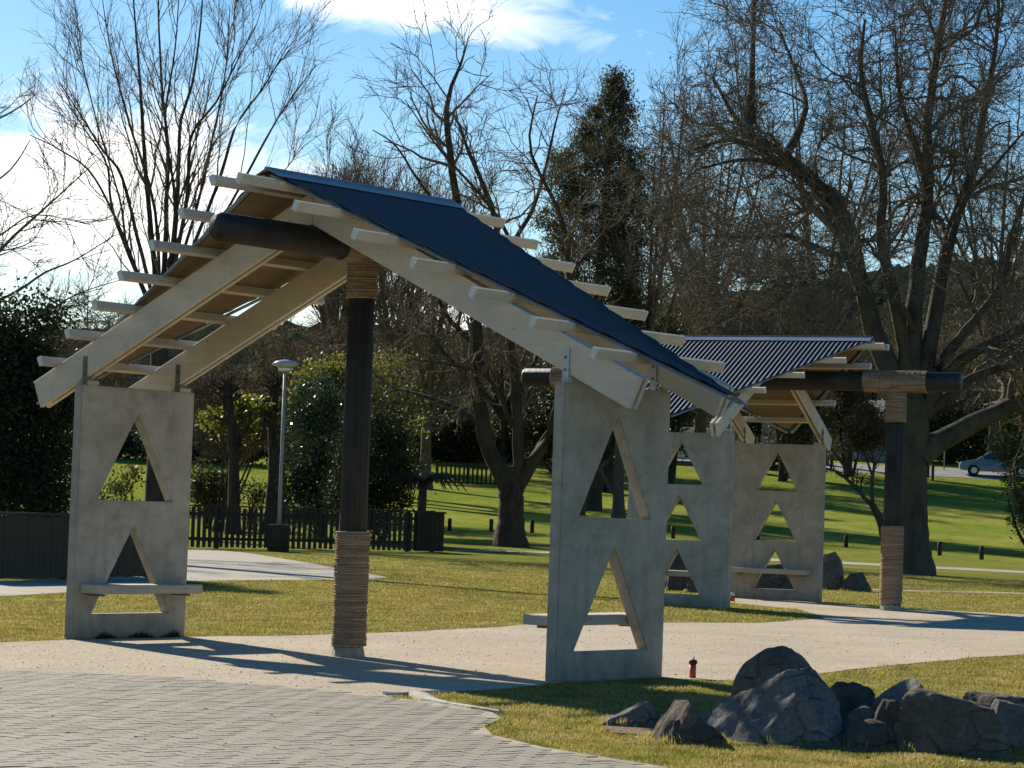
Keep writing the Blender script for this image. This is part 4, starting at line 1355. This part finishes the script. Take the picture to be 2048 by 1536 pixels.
# bushy upright trees in the distance
def far_tree(x, ybase, ytop, dep, spread, label, seed, m='bark_brown', dense=1.0, ang=(.2, .6), extra=None, nlimb=9, rk=1.0, wig=.14, up=.07):
    r = random.Random(seed)
    b = P(x, ybase, dep)
    b.z = float(terr(b.x, b.y))
    top = P(x, ytop, dep).z
    H = top - b.z
    tr_ = ([tuple(b), (b.x + r.uniform(-.2, .2), b.y, b.z + H * .18), (b.x + r.uniform(-.4, .4), b.y, b.z + H * .36)], [.30 * rk, .24 * rk, .2 * rk])
    lim = [tr_]
    ws = spread * dep / F
    for k in range(nlimb):
        a = (k + r.uniform(-.3, .3)) / nlimb * 2 * math.pi
        h0 = H * r.uniform(.16, .36)
        ex = math.cos(a) * ws * r.uniform(.5, 1); ey = math.sin(a) * ws * r.uniform(.5, 1)
        tz = H * r.uniform(.72, 1.0) * (1 - .25 * (math.hypot(ex, ey) / ws) ** 2)
        s0 = np.array([b.x, b.y, b.z + h0])
        lim.append(([tuple(s0), tuple(s0 + np.array([ex * .35, ey * .35, (tz - h0) * .3])), tuple(s0 + np.array([ex * .75, ey * .75, (tz - h0) * .65])), tuple(s0 + np.array([ex, ey, tz - h0]))], [.13 * rk, .10 * rk, .06 * rk, .02]))
    s = H / 16
    return bare_tree('bare_tree', lim, [lev(int(90 * dense), (1.6 * s, 3.6 * s), (ang[0] + .1, ang[1] + .15), .5, 7, wig, up, .15, 4, rmin=.022), lev(int(600 * dense), (.8 * s, 1.9 * s), ang, .6, 5, wig, up, .1, 3, rmin=.014),
                                        lev(int(3000 * dense), (.45 * s, 1.1 * s), (.3, .9), .65, 4, wig * 1.1, up * .8, .1, 3, rmin=.011)], m, label, seed, 'bare winter trees', {'bark_grey': 'twig_grey'}.get(m, 'twig_brown'), extra=extra)


far_tree(655, 960, 240, 118, 70, 'slim bare tree behind the ridge, leftmost of the distant trio', 61)
far_tree(693, 960, 208, 122, 75, 'rounded bare tree in the middle of the distant trio above the ridge', 62)
far_tree(775, 960, 192, 116, 95, 'taller bare tree, rightmost of the distant trio above the ridge', 63, dense=1.2)
far_tree(850, 960, 300, 125, 120, 'bare tree low behind the forked one', 64, dense=1.1, ang=(.3, .9))
far_tree(1285, 980, 90, 112, 120, 'slender bare tree with a hooked top right of the dark conifer', 65, 'bark_russet', .7, (.3, .9))


far_tree(1400, 950, 70, 150, 190, 'bare russet tree with a few dead leaves left of the leaning limb', 66, 'bark_russet', 1.5, (.4, 1.1), dead_leaves(9000, 'leaf_dead', .075), 12, 1.3, .24, .02)
far_tree(1640, 950, 20, 154, 230, 'broad bare tree behind the leaning limb', 67, 'bark_grey', 1.1, (.4, 1.1), None, 12, 1.3, .24, .02)
far_tree(1985, 950, 20, 158, 230, 'dense bare tree filling the upper right corner', 68, 'bark_grey', 1.1, (.4, 1.1), None, 12, 1.3, .24, .02)
far_tree(1480, 950, 430, 146, 200, 'low thick bare tree behind the far roof', 69, 'bark_brown', 2.0, (.4, 1.1), dead_leaves(3500, 'leaf_dead', .07), 12, .9, .24, .01)
far_tree(1310, 950, 470, 140, 150, 'twiggy bare tree between the two roofs', 70, 'bark_russet', 1.8, (.4, 1.1), dead_leaves(3500, 'leaf_brown', .07), 11, .9, .24, .01)
far_tree(1900, 945, 540, 164, 190, 'low bare tree behind the big trunk', 71, 'bark_brown', 1.8, (.4, 1.1), dead_leaves(2500, 'leaf_olive', .08), 11, .9, .24, .01)
far_tree(640, 960, 610, 100, 125, 'low twiggy purple brown tree left of the pole', 72, 'bark_russet', 2.2, (.4, 1.1), dead_leaves(3500, 'leaf_brown', .05), 12, .6, .24, .01)
far_tree(470, 960, 640, 104, 115, 'low twiggy tree under the left rafters', 73, 'bark_russet', 2.2, (.4, 1.1), dead_leaves(3000, 'leaf_brown', .05), 12, .6, .24, .01)
far_tree(1000, 950, 560, 146, 170, 'twiggy grey thicket tree beyond the forked tree', 74, 'bark_grey', 2.0, (.4, 1.1), dead_leaves(3500, 'leaf_olive', .08), 12, .9, .24, .01)
far_tree(170, 960, 560, 110, 125, 'twiggy tree behind the left panel', 75, 'bark_brown', 1.6, (.4, 1.0), None, 10, .7, .2, .03)
far_tree(1180, 950, 600, 142, 150, 'low twiggy thicket tree behind the near right panel', 76, 'bark_brown', 2.0, (.4, 1.1), dead_leaves(3500, 'leaf_olive', .08), 12, .8, .24, .01)
far_tree(1640, 950, 560, 150, 170, 'low brown thicket tree behind the far ridge', 77, 'bark_russet', 2.0, (.4, 1.1), dead_leaves(4000, 'leaf_brown', .08), 12, .8, .24, .01)
far_tree(800, 955, 600, 140, 150, 'low grey thicket tree right of the pole top', 78, 'bark_grey', 2.0, (.4, 1.1), dead_leaves(2500, 'leaf_olive', .08), 12, .8, .24, .01)

# thin fork of a small tree seen inside the near right panel cut-out
g = G(1237, 1040)
bare_tree('slim_tree', [([tuple(g), tuple(P(1237, 960, g.y)), tuple(P(1242, 860, g.y)), tuple(P(1236, 760, g.y)), tuple(P(1240, 700, g.y))], [.24, .22, .2, .16, .1]),
                        limb_px([(1238, 1000), (1215, 965), (1198, 930), (1180, 860)], g.y, .12, .04), limb_px([(1240, 900), (1262, 820), (1290, 760), (1320, 700)], g.y, .1, .03), limb_px([(1238, 800), (1215, 740), (1190, 690)], g.y, .08, .03)],
          [lev(40, (.8, 2), (.4, 1.0), .5, 6, .18, .05, .2, 5, rmin=.02), lev(240, (.5, 1.2), (.4, 1.0), .6, 5, .2, .05, .1, 3, rmin=.012)], 'bark_brown', 'slim brown trunk framed by the upper cut-out of the near right panel', 81, 'bare winter trees')

# small leafy brown tree by the far pole
g = G(1772, 1085)
dT = g.y
bt = bare_tree('small_tree', [([tuple(g), tuple(P(1762, 1045, dT)), tuple(P(1745, 1010, dT))], [.17, .15, .13]),
                              limb_px([(1752, 1022), (1720, 985), (1690, 955), (1668, 940), (1655, 938)], dT, .09, .03, spread=.5), limb_px([(1745, 1010), (1744, 960), (1748, 930), (1738, 880), (1720, 840)], dT, .08, .02, spread=.6),
                              limb_px([(1748, 935), (1765, 905), (1778, 870)], dT, .05, .02, spread=.6), limb_px([(1744, 950), (1725, 900), (1700, 870)], dT, .05, .02, spread=.6), limb_px([(1668, 940), (1665, 915), (1672, 900)], dT, .03, .012, spread=.2)],
               [lev(50, (.4, 1.0), (.4, 1.1), .5, 6, .2, .03, .3, 4, rmin=.012), lev(260, (.25, .6), (.4, 1.1), .6, 4, .2, .03, .1, 3, rmin=.008)],
               'bark_grey', 'small half-leafless tree with brown leaves left of the far pole', 82, None, None)
r = np.random.default_rng(83)
c = np.array(P(1728, 850, dT) - g)
pts = clump_points([(c[0], 0, c[2], .62, .7, .8), (c[0] + .25, 0, c[2] - .5, .5, .5, .5), (c[0] - .2, .1, c[2] - .55, .45, .5, .35)], 5200, r, .14)
v, q = quads(pts, .055, r, 1.7)
link('foliage', mesh_np('foliage', v, q, 'leaf_brown'), bt)

# dark leaning conifer
r = np.random.default_rng(91)
dT = 112
b = P(1190, 960, dT); b.z = float(terr(b.x, b.y))
root = empty('dark_conifer', b, 0, label='tall dark leaning conifer between the two groups of bare trees', cat='tree')
out = [(150, 1222, 1246), (200, 1205, 1258), (240, 1165, 1262), (290, 1138, 1272), (320, 1102, 1285), (400, 1098, 1296), (440, 1076, 1300), (500, 1078, 1300), (560, 1080, 1298), (640, 1090, 1290), (760, 1110, 1280), (860, 1130, 1270)]
cc, rr_ = [], []
ysr = np.linspace(150, 880, 230)
for y in ysr:
    xl = np.interp(y, [o[0] for o in out], [o[1] for o in out]); xr = np.interp(y, [o[0] for o in out], [o[2] for o in out])
    wpx = (xr - xl) / 2 * (1.02 + .12 * math.sin(y * .061) + .09 * math.sin(y * .143 + 1))
    for k in range(3 + int(wpx / 11)):
        a = r.uniform(0, 2 * math.pi); rad = r.uniform(.45, 1.0) ** .7
        xx = (xl + xr) / 2 + math.cos(a) * wpx * rad * .95
        p = P(xx, y + r.uniform(-6, 6), dT)
        cc.append((p.x, dT + math.sin(a) * wpx * rad * dT / F, p.z))
cc = np.array(cc) - np.array(b)
n = 120000
cc = cc[r.random(len(cc)) < .7]
k = r.choice(len(cc), n)
sz = r.uniform(.10, .34, len(cc))
pts = cc[k] + r.normal(size=(n, 3)) * sz[k][:, None] * np.array([1, 1, .9])
v, q = quads(pts, .07, r, 2.6, (0, 0, 1), .35)
link('crown', mesh_np('crown', v, q, 'leaf_conifer'), root)
t0_, t1_ = np.array(P(1190, 700, dT)) - np.array(b), np.array(P(1228, 190, dT)) - np.array(b)
pp, rr_ = resample([(0, 0, -.2), t0_, t1_], [.4, .3, .05], 12)
v, q = tubes(pp[None], rr_[None], 10)
link('trunk', mesh_np('trunk', v, q, 'bark_dark', True), root)


def px_blob(base, x, y, rx, ry, dep, ky=1.0, dy=0.0):
    p = P(x, y, dep)
    return (p.x - base.x, dep - base.y + dy, p.z - base.z, rx * dep / F, rx * dep / F * ky, ry * dep / F)


# conifer at the right edge
g = G(2075, 1110)
dT = g.y
shrub('edge_conifer', g, [px_blob(g, 2062, 800, 62, 70, dT), px_blob(g, 2055, 880, 62, 60, dT), px_blob(g, 2062, 950, 60, 60, dT), px_blob(g, 2080, 1010, 60, 60, dT), px_blob(g, 2085, 720, 40, 60, dT)], 16000, .09, 'leaf_olive', 'soft green conifer at the right edge in front of the blue car', 95, 'tree', None, .22, 4, 'bark_dark', 3.5, .45, .08, 240)

# glossy camellia and the shrubs round it, behind the picket fence
dT = 83
g = ground_at(P(640, 1000, dT).x, dT)
shrub('camellia_bush', g, [px_blob(g, 640, 870, 62, 70, dT), px_blob(g, 620, 940, 45, 70, dT), px_blob(g, 612, 1010, 40, 50, dT), px_blob(g, 655, 960, 60, 80, dT), px_blob(g, 640, 800, 45, 40, dT)], 20000, .06, 'leaf_camellia', 'glossy camellia bush with glinting leaves left of the pole', 101, 'shrub', None, .2, 9, 'bark_dark', 1.9, .35)
dT = 90
g = ground_at(P(700, 1000, dT).x, dT)
shrub('lime_tree', g, [px_blob(g, 640, 770, 62, 42, dT), px_blob(g, 700, 745, 70, 36, dT), px_blob(g, 770, 760, 55, 48, dT), px_blob(g, 795, 840, 40, 70, dT), px_blob(g, 700, 830, 80, 60, dT)], 16000, .066, 'leaf_lime', 'yellow green leafy tree behind the pole', 102, 'tree', None, .26, 6, 'bark_dark', 1.7, .5, .07)
dT = 79.5
g = ground_at(P(770, 1000, dT).x, dT)
shrub('dark_shrub', g, [px_blob(g, 748, 930, 68, 95, dT), px_blob(g, 780, 1000, 38, 45, dT), px_blob(g, 715, 1000, 50, 60, dT), px_blob(g, 770, 850, 40, 50, dT)], 26000, .05, 'leaf_dark', 'dark evergreen shrub right of the pole behind the fence', 103, 'shrub', None, .22, 5, 'bark_dark', 1.8, .45)

# tree fern
dT = 77.8
g = ground_at(P(842, 1060, dT).x, dT)
root = empty('tree_fern', g, 0, label='tree fern with drooping fronds at the end of the picket fence', cat='fern')
hz = P(832, 965, dT).z - g.z
MB().tube([(0, 0, -.1), (0, 0, hz * .5), (.02, 0, hz)], [.17, .14, .13], 10).build('trunk', 'bark_dark', root, True)
r = np.random.default_rng(105)
for kf in range(13):
    a = kf / 13 * 2 * math.pi + r.uniform(-.2, .2); Lf = r.uniform(.95, 1.3)
    cs, rs = [], []
    vsf, fsf = [], []
    for i in range(22):
        t = i / 21
        p = np.array([math.cos(a) * Lf * t, math.sin(a) * Lf * t, hz + .42 * math.sin(t * 2.2) * Lf - .45 * t * t * Lf])
        wl_ = .34 * math.sin(math.pi * min(1, t * .9 + .1)) ** .7 * (1 - t * .5)
        side = np.array([-math.sin(a), math.cos(a), 0]); fw_ = np.array([math.cos(a), math.sin(a), 0])
        for sg in (-1, 1):
            b0 = len(vsf)
            tip = p + side * sg * wl_ * .75 + fw_ * .08 + np.array([0, 0, -.30 * wl_ - .12])
            vsf += [tuple(p - fw_ * .03), tuple(p + fw_ * .03), tuple(tip)]
            fsf.append((b0, b0 + 1, b0 + 2))
    link('frond', mesh_np('frond', vsf, fsf, 'leaf_dark'), root)

# slim trunks and saplings behind the picket fence
def stemmy(px, dep, r0, r1, label, seed, name='slim_tree', n=0, m='bark_dark'):
    pts = [tuple(P(x, y, dep)) for x, y in px]
    pts[0] = (pts[0][0], dep, float(terr(pts[0][0], dep)))
    return bare_tree(name, [(pts, list(np.linspace(r0, r1, len(pts))))], [lev(max(n, 8), (.5, 1.3), (.4, 1.0), .5, 6, .18, .06, .45, 4, rmin=.012), lev(max(n * 5, 30), (.3, .8), (.4, 1.0), .6, 4, .2, .05, .1, 3, rmin=.008)], m, label, seed, 'slim trunks behind the fence')


stemmy([(466, 1065), (468, 960), (463, 860), (455, 760)], 84, .22, .12, 'straight dark trunk behind the picket fence nearest the left panel', 111, n=24)
stemmy([(540, 1065), (548, 940), (545, 840), (556, 760)], 86, .25, .10, 'dark trunk just left of the lamp post', 112, n=24)
stemmy([(572, 1060), (566, 960), (548, 880), (530, 800)], 87, .14, .06, 'thin leaning trunk crossing behind the lamp post', 113, n=18)
for i, (x, y0, w, h, n, lb) in enumerate([(420, 985, 38, 42, 3400, 'loose green shrub behind the fence beside the left panel'), (505, 1000, 28, 38, 700, 'thin leggy shrub between the two slim trunks'), (250, 985, 45, 40, 900, 'leggy shrub seen through the upper cut-out of the left panel')]):
    dT = 88
    g = ground_at(P(x, 1000, dT).x, dT)
    shrub('leggy_shrub', g, [px_blob(g, x, y0, w, h, dT), px_blob(g, x + w * .4, y0 - h * .5, w * .6, h * .6, dT)], n, .075, 'leaf_olive', lb, 120 + i, 'shrub', 'leggy shrubs behind the fence', .2, 8, 'bark_dark', 1.9, .4, .035)
dT = 86
g = ground_at(P(440, 1000, dT).x, dT)
shrub('golden_shrub', g, [px_blob(g, 440, 838, 48, 20, dT), px_blob(g, 520, 812, 45, 18, dT), px_blob(g, 480, 850, 40, 20, dT)], 2600, .085, 'leaf_lime', 'sparse yellow foliage on thin stems left of the lamp post', 127, 'shrub', None, .18, 9, 'bark_dark', 1.8, .4, .05)

# dark hedge behind the board fence on the left
dT = 45
g = ground_at(P(30, 1100, dT).x, dT)
shrub('tall_hedge', g, [px_blob(g, 20, 700, 95, 95, dT), px_blob(g, -60, 720, 120, 140, dT), px_blob(g, 40, 820, 100, 120, dT), px_blob(g, 20, 960, 120, 110, dT), px_blob(g, -80, 900, 120, 160, dT), px_blob(g, 95, 1000, 50, 60, dT), px_blob(g, 85, 880, 48, 90, dT), px_blob(g, 60, 760, 70, 70, dT)],
      60000, .045, 'leaf_dark', 'tall dark hedge behind the board fence at the left edge', 131, 'hedge', None, .24, 6, 'bark_dark', 1.8, .35)

# evergreen hedges along the road
for i, (x, y, w, h, dep, m, lb) in enumerate([(420, 905, 130, 52, 140, 'leaf_dark', 'dark hedge along the road behind the slim trunks'), (700, 890, 150, 60, 138, 'leaf_dark', 'dark hedge on the bank behind the pole'), (900, 880, 95, 62, 146, 'leaf_dark', 'dark evergreen clump above the far rail fence'),
                                              (1060, 870, 110, 75, 147, 'leaf_dark', 'dark evergreen clump behind the forked tree'), (1230, 850, 90, 90, 160, 'leaf_olive', 'olive evergreen clump between the shelters'), (1330, 800, 60, 60, 172, 'leaf_dark', 'dark evergreen clump behind the white van'),
                                              (1900, 850, 110, 75, 163, 'leaf_dark', 'dark hedge behind the blue car'), (2060, 830, 110, 110, 170, 'leaf_dark', 'dark hedge at the right edge behind the conifer'), (200, 890, 130, 60, 142, 'leaf_dark', 'dark hedge on the bank behind the left panel'),
                                              (1520, 830, 120, 70, 172, 'leaf_olive', 'olive hedge beside the pale house'), (560, 800, 90, 60, 150, 'leaf_olive', 'olive tree crown on the bank behind the lamp post'), (850, 760, 60, 50, 158, 'leaf_olive', 'olive tree crown beyond the dark shrub')]):
    g = ground_at(P(x, y, dep).x, dep)
    z0 = P(x, y, dep).z - g.z
    bl = []
    rr = random.Random(200 + i)
    for k in range(7):
        bl.append(px_blob(g, x + rr.uniform(-.75, .75) * w, y + rr.uniform(-.5, .6) * h, w * rr.uniform(.3, .5), h * rr.uniform(.4, .7), dep, .8))
    bl.append((0, 0, max(z0 * .5, .6), w * dep / F * .9, w * dep / F * .4, max(z0 * .5, .6)))
    shrub('hedge', g, bl, 15000, .11, m, lb, 140 + i, 'hedge', 'evergreens along the road', .35, 4, 'bark_dark', 1.7, .4, .08)

for i, (x, dep, ytop, w, m, lb) in enumerate([(1335, 132, 600, 60, 'leaf_olive', 'bushy olive evergreen rising behind the near roof edge'), (1215, 126, 640, 55, 'leaf_dark', 'dark evergreen behind the near right panel'), (1565, 140, 640, 75, 'leaf_olive', 'bushy evergreen behind the far ridge'),  # these three evergreens are added to cast tree shadows on the far lawn
                                               (1120, 135, 690, 60, 'leaf_dark', 'dark evergreen right of the forked trunk'), (1700, 146, 700, 70, 'leaf_brown', 'brown leaved tree in front of the pale house')]):
    g = ground_at(P(x, 940, dep).x, dep)
    top = P(x, ytop, dep).z - g.z
    wm = w * dep / F
    rr = random.Random(300 + i)
    bl = [(rr.uniform(-.5, .5) * wm, rr.uniform(-.5, .5) * wm, top * f_, wm * (1.05 - .55 * f_), wm * (1.05 - .55 * f_), top * .16) for f_ in (.3, .42, .54, .66, .78, .9)]
    shrub('evergreen_tree', g, bl, 14000, .10, m, lb, 310 + i, 'tree', 'bushy trees on the bank', .3, 7, 'bark_dark', 1.8, .35, .12)

# ------------------------------------------------------------------ hills
rx_ = np.linspace(-260, 260, 260)
ridge_px = [(-600, 700), (0, 705), (300, 690), (700, 690), (900, 702), (1100, 672), (1300, 645), (1500, 625), (1700, 585), (1900, 562), (2048, 560), (2600, 540)]
deps = np.concatenate([np.linspace(195, 460, 44), np.linspace(475, 700, 10)])
hv = np.zeros((len(deps), len(rx_), 3))
hr = np.random.default_rng(77)
for a_, dep in enumerate(deps):
    k = np.interp(dep, [195, 230, 330, 400, 460, 560, 700], [-.1, .1, .55, .85, 1.0, .8, .2])
    px = 1024 + rx_ / 460 * F
    y = np.interp(px, [q_[0] for q_ in ridge_px], [q_[1] for q_ in ridge_px])
    top = np.array([P(px_, y_, 460).z for px_, y_ in zip(px, y)])
    hv[a_, :, 0] = rx_ * dep / 460
    hv[a_, :, 1] = dep + hr.uniform(-2, 2, len(rx_))
    hv[a_, :, 2] = k * top + max(k, 0) * (np.abs(np.sin(rx_ * .55 + a_ * 1.7)) * 1.6 + np.abs(np.sin(rx_ * .23 + a_ * .9 + 1)) * 1.8 + hr.uniform(0, 1.6, len(rx_)))
n = len(rx_)
i0 = (np.arange(len(deps) - 1)[:, None] * n + np.arange(n - 1)[None]).ravel()
tag(link('hills', mesh_np('hills', hv.reshape(-1, 3), np.stack([i0, i0 + 1, i0 + n + 1, i0 + n], 1), 'hill', True)), kind='structure')

# ------------------------------------------------------------------ grass blades and litter
grav_poly = [(v[0], v[1]) for v in [G(x, y) for x, y in GRAVEL_PX]]
path_poly = [(v[0], v[1]) for v in smooth_poly(PATH_PX, n=3)]


def in_poly_np(poly, x, y):
    c = np.zeros(len(x), bool)
    j = len(poly) - 1
    for i in range(len(poly)):
        xi, yi, xj, yj = poly[i][0], poly[i][1], poly[j][0], poly[j][1]
        with np.errstate(divide='ignore', invalid='ignore'):
            c ^= ((yi > y) != (yj > y)) & (x < (xj - xi) * (y - yi) / (yj - yi + 1e-12) + xi)
        j = i
    return c


r = np.random.default_rng(5)
N = 900000
gy_ = 13 + (64 - 13) * r.random(N) ** 1.9
gx_ = (r.random(N) * 2 - 1) * gy_ * .215
dens = .5 + .5 * np.sin(gx_ * 1.7 + np.sin(gy_ * 1.1)) * np.sin(gy_ * 1.3 + gx_ * .7)
soil_poly = [(v_[0], v_[1]) for v_ in [G(x, y) for x, y in [(1195, 1440), (1240, 1425), (1330, 1430), (1480, 1425), (1700, 1420), (1860, 1440), (2070, 1450), (2070, 1500), (1900, 1506), (1700, 1505), (1480, 1492), (1330, 1476), (1230, 1466)]]]
keep = (~in_poly_np(soil_poly, gx_, gy_) | (r.random(N) < .12)) & ~in_poly_np(grav_poly, gx_, gy_) & ~in_poly_np([(v[0], v[1]) for v in pave_poly], gx_, gy_) & ~in_poly_np(path_poly, gx_, gy_) & (r.random(N) < .55 + .45 * dens)
gx_, gy_ = gx_[keep], gy_[keep]
n = len(gx_)
tuft = .5 + .5 * np.sin(gx_ * 5.3 + 2 * np.sin(gy_ * 3.1)) * np.sin(gy_ * 4.7 + 1.7 * np.sin(gx_ * 2.9))
h = (.010 + .014 * r.random(n) + .026 * tuft ** 3 * r.random(n)) * (1 + (gy_ - 15) * .005)
w = .0035 * (1 + (gy_ - 15) * .05)
a = r.random(n) * 2 * np.pi
lx, ly = r.normal(size=n) * .6, r.normal(size=n) * .6
z = terr(gx_, gy_)
base = np.stack([gx_, gy_, z - .002], 1)
sd = np.stack([np.cos(a) * w, np.sin(a) * w, np.zeros(n)], 1)
tip = base + np.stack([lx * h, ly * h, h], 1)
v = np.stack([base - sd, base + sd, tip], 1).reshape(-1, 3)
tag(link('grass', mesh_np('grass', v, np.arange(n * 3).reshape(-1, 3), 'grass_blade')), 'short dry winter grass over the lawn', 'grass', kind='stuff')

# longer tufts round the feet of the boulders
tv = []
for o in [o for o in C.objects if o.name.startswith('boulder')]:
    rx_b = max(v_.co.x for v_ in o.data.vertices)
    ry_b = max(v_.co.y for v_ in o.data.vertices)
    far_ = 1 if o.location.y < 30 else 2.2
    for k in range(420):
        a = r.uniform(0, 2 * math.pi); q_ = r.uniform(.88, 1.12)
        x, y = o.location.x + math.cos(a) * rx_b * q_, o.location.y + math.sin(a) * ry_b * q_
        z = float(terr(x, y)); hh = r.uniform(.02, .085) * (.4 + .6 * math.sin(a * 5 + rx_b * 9) ** 2)
        tv += [(x - .004 * far_, y, z - .005), (x + .004 * far_, y, z - .005), (x + r.normal() * .025, y + r.normal() * .025, z + hh)]
tag(link('grass_tufts', mesh_np('grass_tufts', np.array(tv), np.arange(len(tv)).reshape(-1, 3), 'grass_blade')), 'longer grass tufts round the feet of the boulders', 'grass', kind='stuff')

# loose stones on the gravel
m = 16000
sy_ = 17.5 + 24 * r.random(m) ** 1.4
sx_ = (r.random(m) * 2 - 1) * sy_ * .215
k_ = in_poly_np(grav_poly, sx_, sy_)
sx_, sy_ = sx_[k_], sy_[k_]
m = len(sx_)
sz_ = .0035 + .006 * r.random(m) ** 3
oc = np.array([(1, 0, 0), (0, 1, 0), (-1, 0, 0), (0, -1, 0), (0, 0, .55)], float)
v = np.stack([sx_, sy_, terr(sx_, sy_) + .007], 1)[:, None] + (oc[None] + r.normal(size=(m, 5, 3)) * .25) * sz_[:, None, None]
of = np.array([(0, 1, 4), (1, 2, 4), (2, 3, 4), (3, 0, 4)])
tag(link('gravel_stones', mesh_np('gravel_stones', v.reshape(-1, 3), (np.arange(m)[:, None, None] * 5 + of[None]).reshape(-1, 3), 'pebble')), 'loose small stones on the gravel path', 'gravel', kind='stuff')

# fallen leaves and petals
m = 160
ly_ = 14 + 34 * r.random(m) ** 1.5
lx_ = (r.random(m) * 2 - 1) * ly_ * .21
c = np.stack([lx_, ly_, terr(lx_, ly_) + .018], 1)
v, q = quads(c, .022, r, 1.4)
v[:, 2] = np.repeat(c[:, 2], 4) + (v[:, 2] - np.repeat(c[:, 2], 4)) * .3
tag(link('fallen_leaves', mesh_np('fallen_leaves', v, q, 'leaf_dead')), 'scattered fallen leaves on lawn and paths', 'leaves', kind='stuff')
m = 90
ly_ = 13.8 + 22 * r.random(m) ** 1.5
lx_ = (r.random(m) * 2 - 1) * ly_ * .21
k_ = ~in_poly_np(grav_poly, lx_, ly_) & ~in_poly_np([(v_[0], v_[1]) for v_ in pave_poly], lx_, ly_)
c = np.stack([lx_, ly_, terr(lx_, ly_) + .035], 1)[k_]
v, q = quads(c, .011, r, 1.1)
v[:, 2] = np.repeat(c[:, 2], 4) + (v[:, 2] - np.repeat(c[:, 2], 4)) * .3
tag(link('daisies', mesh_np('daisies', v, q, 'white_seal')), 'tiny white daisies dotted in the lawn', 'flowers', kind='stuff')
# weeds at the foot of the left panel
wv = []
for k in range(900):
    u = r.uniform(-.45, .6)
    wgt = .5 + .5 * math.sin(u * 14)
    vv_ = -2.826 + .01 + abs(r.normal()) * .03
    px_ = -1.3929 + u * math.sin(.6826) + vv_ * math.cos(.6826); py_ = 22.7395 + u * math.cos(.6826) - vv_ * math.sin(.6826)
    hh = r.uniform(.02, .09) * wgt
    dx, dy = r.normal() * .02, r.normal() * .02
    wv += [(px_ - .004, py_, 0), (px_ + .004, py_, 0), (px_ + dx, py_ + dy, hh)]
tag(link('weeds', mesh_np('weeds', np.array(wv), np.arange(len(wv)).reshape(-1, 3), 'leaf_dark')), 'small dark weeds along the foot of the left panel', 'weeds', kind='stuff')
